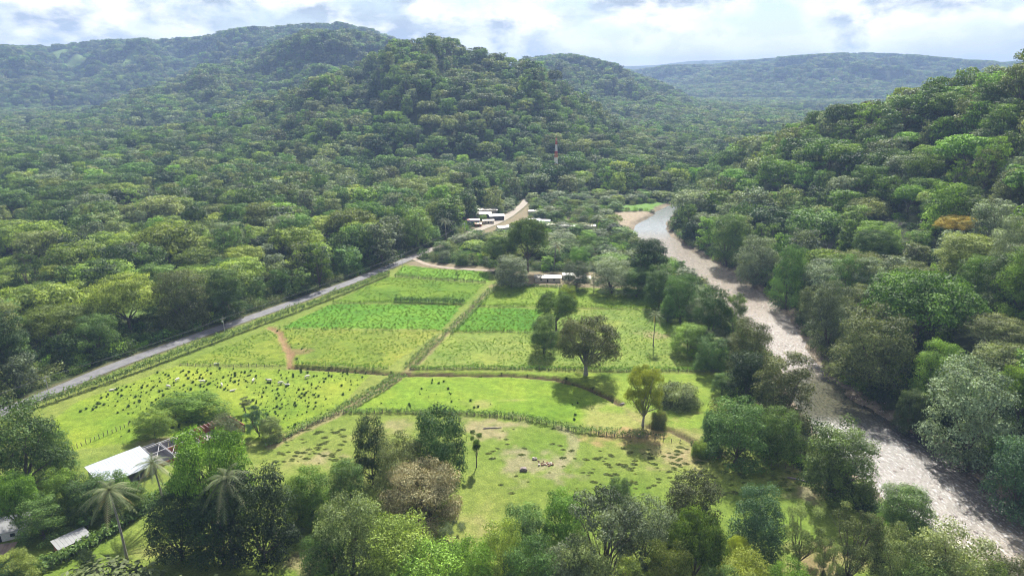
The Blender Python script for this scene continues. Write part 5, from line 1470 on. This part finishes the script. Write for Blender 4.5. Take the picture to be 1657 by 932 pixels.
# ------------------------------------------------------------------ lattice mast at the foot of the hill
RED, WHT = simple_mat('mast_red', (0.50, 0.07, 0.04), .5), simple_mat('mast_white', (0.75, 0.74, 0.72), .5)
q = on_ground(899, 296); mast = empty('radio_mast', (q[0], q[1], q[2]), 0.5)
MH = 56.0; nseg = 7; hb, ht_ = 2.3, 0.6
for s in range(nseg):
    z0, z1 = MH * s / nseg, MH * (s + 1) / nseg; w0, w1 = hb + (ht_ - hb) * s / nseg, hb + (ht_ - hb) * (s + 1) / nseg
    mt = RED if s % 2 == 0 else WHT
    so = None
    mb = MB(); cs = [(-1, -1), (1, -1), (1, 1), (-1, 1)]
    for k in range(4):
        a, b = cs[k], cs[(k + 1) % 4]
        for j in range(3):
            t0, t1 = j / 3, (j + 1) / 3; wa, wb = w0 + (w1 - w0) * t0, w0 + (w1 - w0) * t1; za, zb = z0 + (z1 - z0) * t0, z0 + (z1 - z0) * t1
            mb.bar((a[0] * wa, a[1] * wa, za), (b[0] * wb, b[1] * wb, zb), .09, 3); mb.bar((b[0] * wa, b[1] * wa, za), (a[0] * wb, a[1] * wb, zb), .09, 3)
            mb.bar((a[0] * wb, a[1] * wb, zb), (b[0] * wb, b[1] * wb, zb), .08, 3)
    so = mb.build('bracing', mt, mast)
    for a in cs:
        mb = MB(); mb.bar((a[0] * w0, a[1] * w0, z0 - (.5 if s == 0 else 0)), (a[0] * w1, a[1] * w1, z1), .20, 5); mb.build('leg', mt, so)
for k in range(3):
    a = k * 2.1; mb = MB(); mb.box(-.2, .2, -.15, .15, -1.3, 1.3); o = mb.build('antenna', WHT, mast); o.location = (1.2 * math.cos(a), 1.2 * math.sin(a), MH - 2); o.rotation_euler = (0, 0, a)
mb = MB(); mb.bar((0, 0, MH - .5), (0, 0, MH + 4), .12); mb.build('spike', RED, mast)
tag(mast, 'red and white lattice radio mast at the foot of the cone-shaped hill', 'mast')

# ------------------------------------------------------------------ cattle
def skin_mesh(name, nodes, edges):
    me = bpy.data.meshes.new(name); me.from_pydata([n_[0] for n_ in nodes], edges, []); o = bpy.data.objects.new(name, me); COL.objects.link(o)
    sk = o.modifiers.new('skin', 'SKIN'); sb = o.modifiers.new('subsurf', 'SUBSURF'); sb.levels = sb.render_levels = 1
    for v_, n_ in zip(me.skin_vertices[0].data, nodes): v_.radius = n_[1]
    me.skin_vertices[0].data[0].use_root = True
    dg = bpy.context.evaluated_depsgraph_get(); out_ = bpy.data.meshes.new_from_object(o.evaluated_get(dg)); out_.name = name
    bpy.data.objects.remove(o); bpy.data.meshes.remove(me)
    out_.polygons.foreach_set('use_smooth', np.ones(len(out_.polygons), dtype=bool)); return out_
def cow_mesh(lying, graze):
    dz = -0.72 if lying else 0.0
    N = [((0, 0, 1.05 + dz), (.36, .40)), ((.5, 0, 1.08 + dz), (.34, .42)), ((-.6, 0, 1.08 + dz), (.34, .38)), ((.85, 0, 1.18 + dz), (.2, .28)), ((-.95, 0, 1.08 + dz), (.2, .24))]
    E = [(0, 1), (0, 2), (1, 3), (2, 4)]
    hd = [(1.15, 0, .95 + dz * .5), (1.32, 0, .6), (1.48, 0, .28)] if graze and not lying else [(1.1, 0, 1.42 + dz), (1.32, 0, 1.52 + dz), (1.62, 0, 1.36 + dz)]
    p_ = 3
    for c_, r_ in zip(hd, (.17, .15, .09)): N.append((c_, (r_, r_))); E.append((p_, len(N) - 1)); p_ = len(N) - 1
    for sx, par in ((.62, 1), (-.72, 2)):
        for sy in (-.2, .2):
            b = len(N)
            if lying: N += [((sx, sy * 1.6, .28), (.13, .13)), ((sx + .3, sy * 2.2, .12), (.09, .09)), ((sx - .1, sy * 2.3, .08), (.06, .06))]
            else: N += [((sx, sy, .72), (.14, .14)), ((sx + (.03 if sx > 0 else -.06), sy, .38), (.075, .075)), ((sx, sy, .02), (.07, .07))]
            E += [(par, b), (b, b + 1), (b + 1, b + 2)]
    b = len(N); N += [((-1.06, 0, .9 + dz * .7), (.05, .05)), ((-1.1, 0, .45 + dz * .5), (.04, .04))]; E += [(4, b), (b, b + 1)]
    return skin_mesh('cow', N, E)
HIDE = simple_mat('white_hide', (0.70, 0.66, 0.58), .8, vary=.2, scale=1.5)
COWM = [cow_mesh(False, True), cow_mesh(True, False), cow_mesh(False, False)]
for cm_ in COWM: cm_.materials.append(HIDE)
for i, (px_, py_, k_, a_, lab) in enumerate([
    (181, 632, 1, 20, 'white cow lying by the roadside hedge, leftmost of the herd'), (273, 628, 0, 160, 'white cow grazing just above the wide low pasture tree'), (287, 617, 0, 70, 'white cow grazing among tufts, second row left'), (328, 620, 2, 200, 'white cow standing above the top of the wide low tree'),
    (350, 590, 1, 0, 'white cow lying on the thin stake row'), (359, 625, 0, 300, 'white cow grazing right above the crown of the wide low tree'), (376, 633, 1, 10, 'white cow lying right of the wide low pasture tree'), (410, 618, 0, 90, 'white cow grazing in the thick of the tufts'),
    (436, 618, 2, 180, 'white cow standing left of the paired cows'), (454, 622, 0, 15, 'left cow of the close pair among the tufts'), (465, 623, 1, 190, 'right cow of the close pair among the tufts'), (497, 612, 0, 40, 'white cow farthest right in the cattle pasture')]):
    q = flat(px_, py_); o = bpy.data.objects.new('cow', COWM[k_]); COL.objects.link(o); o.location = (q[0], q[1], hz(q[0], q[1])); o.rotation_euler = (0, 0, RAD(a_)); o.scale = (1.1,) * 3
    tag(o, lab, 'cow', 'white cattle in the pasture')

# ------------------------------------------------------------------ cars
TYRE = simple_mat('tyre_rubber', (0.02, 0.02, 0.02), .8); LAMP = simple_mat('lamp_glass', (0.7, 0.7, 0.65), .2)
def car(px, py, ang, paint, label):
    q = flat(px, py); root = empty('car', (q[0], q[1], hz(q[0], q[1]) + .12), ang)
    def loft(secs, mat, nm, par):
        mb = MB(); b = []
        for x, hwid, z0, z1 in secs: b.append([(x, -hwid, z0), (x, hwid, z0), (x, hwid * .96, z1), (x, -hwid * .96, z1)])
        v_ = [p for s in b for p in s]; f_ = []
        for i in range(len(b) - 1):
            for k in range(4): f_.append((i * 4 + k, i * 4 + (k + 1) % 4, (i + 1) * 4 + (k + 1) % 4, (i + 1) * 4 + k))
        f_ += [(3, 2, 1, 0), tuple(len(v_) - 4 + k for k in range(4))]; mb.poly(v_, f_); return mb.build(nm, mat, par)
    loft([(-2.1, .78, .42, .82), (-1.9, .86, .3, .95), (-.9, .88, .28, 1.0), (.9, .88, .28, .98), (1.7, .85, .3, .86), (2.1, .76, .4, .7)], paint, 'body', root)
    loft([(-1.75, .72, .95, 1.0), (-1.2, .70, .96, 1.48), (.2, .70, .97, 1.5), (.95, .74, .96, .99)], GLASS, 'cabin', root)
    loft([(-1.15, .62, 1.485, 1.53), (.15, .62, 1.505, 1.54)], paint, 'roof', root)
    for wx in (-1.3, 1.3):
        for wy in (-.82, .82):
            mb = MB(); mb.tube([(wx, wy - .1, .32), (wx, wy + .1, .32)], .33, 12); mb.build('wheel', TYRE, root)
    for wy in (-.55, .55):
        mb = MB(); mb.box(2.06, 2.12, wy - .16, wy + .16, .56, .68); mb.build('headlight', LAMP, root)
    tag(root, label, 'car'); return root
_d = ROAD[60] - ROAD[55]; rang = math.atan2(*(flat(650, 422) - flat(610, 440))[[1, 0]])
car(631, 431, rang, simple_mat('silver_paint', (0.60, 0.62, 0.66), .3, .3, vary=.05), 'silver car driving on the grey road near the top field strip')
car(760, 380, rang + .1, simple_mat('dark_paint', (0.05, 0.05, 0.06), .3, vary=.05), 'dark car on the pale road entering the village')

# ------------------------------------------------------------------ boulders, rubble, logs
ROCK = simple_mat('grey_boulder', (0.23, 0.19, 0.18), .95, vary=.4, scale=2.0, bump=.5); ROCKP = simple_mat('pale_boulder', (0.50, 0.44, 0.38), .95, vary=.5, scale=1.6, bump=.4)
def rock_mesh(r, seed, flat_=.75):
    rg_ = random.Random(seed); bm = bmesh.new(); bmesh.ops.create_icosphere(bm, subdivisions=2, radius=r)
    for v_ in bm.verts:
        n_ = v_.co.normalized(); f_ = 1 + .16 * math.sin(n_.x * 4 + seed) + .14 * math.sin(n_.y * 5 + seed * 2) + rg_.uniform(-.06, .06); v_.co *= f_; v_.co.z *= flat_
    me = bpy.data.meshes.new('boulder'); bm.to_mesh(me); bm.free(); return me
for px_, py_, r_, mt, lab in ((847, 761, 1.15, ROCK, 'dark grey boulder lying lower left of the rubble pile'), (865, 743, .85, ROCKP, 'pale-topped boulder just left of the rubble pile')):
    q = flat(px_, py_); o = link('boulder', rock_mesh(r_, int(px_)), mt); o.location = (q[0], q[1], hz(q[0], q[1]) + r_ * .35); tag(o, lab, 'boulder', 'boulders in the pasture')
q = flat(884, 751); root = empty('rubble_pile', (q[0], q[1], hz(q[0], q[1]))); rg_ = random.Random(4)
RUB = simple_mat('brown_rubble', (0.26, 0.16, 0.11), .95, vary=.5, scale=3)
for i in range(22):
    o = link('stone', rock_mesh(rg_.uniform(.22, .5), i, .7), RUB if i % 3 else ROCKP, root); o.location = (rg_.gauss(0, 1.4), rg_.gauss(0, .7), rg_.uniform(.05, .3))
tag(root, 'low pile of brown rubble stones in the dry pasture', 'rubble')
def log(px_, py_, L, r_, ang, label):
    q = flat(px_, py_); mb = MB(); mb.tube([(-L / 2, 0, r_ * .8), (-L * .2, .12, r_ * .9), (L * .2, -.1, r_), (L / 2, .1, r_ * .7)], [r_, r_ * .9, r_ * .75, r_ * .45], 8)
    mb.tube([(L * .1, 0, r_), (L * .22, .9, r_ + .5)], [r_ * .4, r_ * .15], 5); o = mb.build('log', BARK_GREY, None, True); o.location = (q[0], q[1], hz(q[0], q[1])); o.rotation_euler = (0, 0, ang); tag(o, label, 'log'); return o
log(797, 693, 7, .26, .1, 'grey fallen log at the top of the dry pasture')
log(1292, 777, 7, .35, -.4, 'dark fallen log on the river terrace')
log(1008, 652, 3, .4, .5, 'short dark stump log at the end of the ditch')
# pale river boulders breaking the riffles
rs = []
for _ in range(420):
    t = rc.random(); 
    i = int(rc.integers(30, 258)); a = rc.uniform(-1.0, 1.02); P_ = RVC[i] + RVN[i] * RVW[i] * a + rc.normal(0, 1.5, 2)
    if 618 < project(P_[0], P_[1], WATER_Z)[1] < 690 and rc.random() < .9: continue
    rs.append(P_)
rs = np.array(rs); rmesh = []
for k in range(3):
    me = rock_mesh(.5, 40 + k, .6); me.materials.append(ROCK if k else ROCKP); rmesh.append(me)
s_ = rc.uniform(.35, 1.1, len(rs)); scatter('river_stones', np.c_[rs, np.full(len(rs), WATER_Z - .05)], rmesh, rc.integers(0, 3, len(rs)), rc.uniform(0, 6.28, len(rs)), np.stack([s_ * 1.2, s_, s_], 1), 'stones breaking the surface of the shallow river', 'stones')
# gravel along the water edges
gv = []
for i in range(20, 258):
    for sgn in (-1, 1):
        for _ in range(12):
            P_ = RVC[i] + RVN[i] * sgn * (RVW[i] + rc.uniform(-2.5, 4.5)) + rc.normal(0, 1.5, 2); gv.append(P_)
gv = np.array(gv); zz = terrain(gv[:, 0], gv[:, 1]); s_ = rc.uniform(.15, .55, len(gv))
scatter('gravel', np.c_[gv, zz], rmesh, rc.integers(0, 3, len(gv)), rc.uniform(0, 6.28, len(gv)), np.stack([s_, s_, s_], 1), 'loose gravel along both water edges', 'gravel')

# ------------------------------------------------------------------ haze
mb = MB(); mb.box(-14500, 14500, -14500, 14500, -8, 500)
hz_o = mb.build('haze', None)
m = bpy.data.materials.new('humid_air'); m.use_nodes = True; n, l = m.node_tree.nodes, m.node_tree.links; n.clear()
out = n.new('ShaderNodeOutputMaterial'); pv = n.new('ShaderNodeVolumePrincipled')
pv.inputs['Color'].default_value = (0.38, 0.55, 0.90, 1); pv.inputs['Density'].default_value = HAZE_DENSITY; pv.inputs['Anisotropy'].default_value = 0.0
l.new(pv.outputs['Volume'], out.inputs['Volume']); hz_o.data.materials.append(m)
tag(hz_o, 'pale bluish humid air filling the valley', 'haze', kind='stuff')
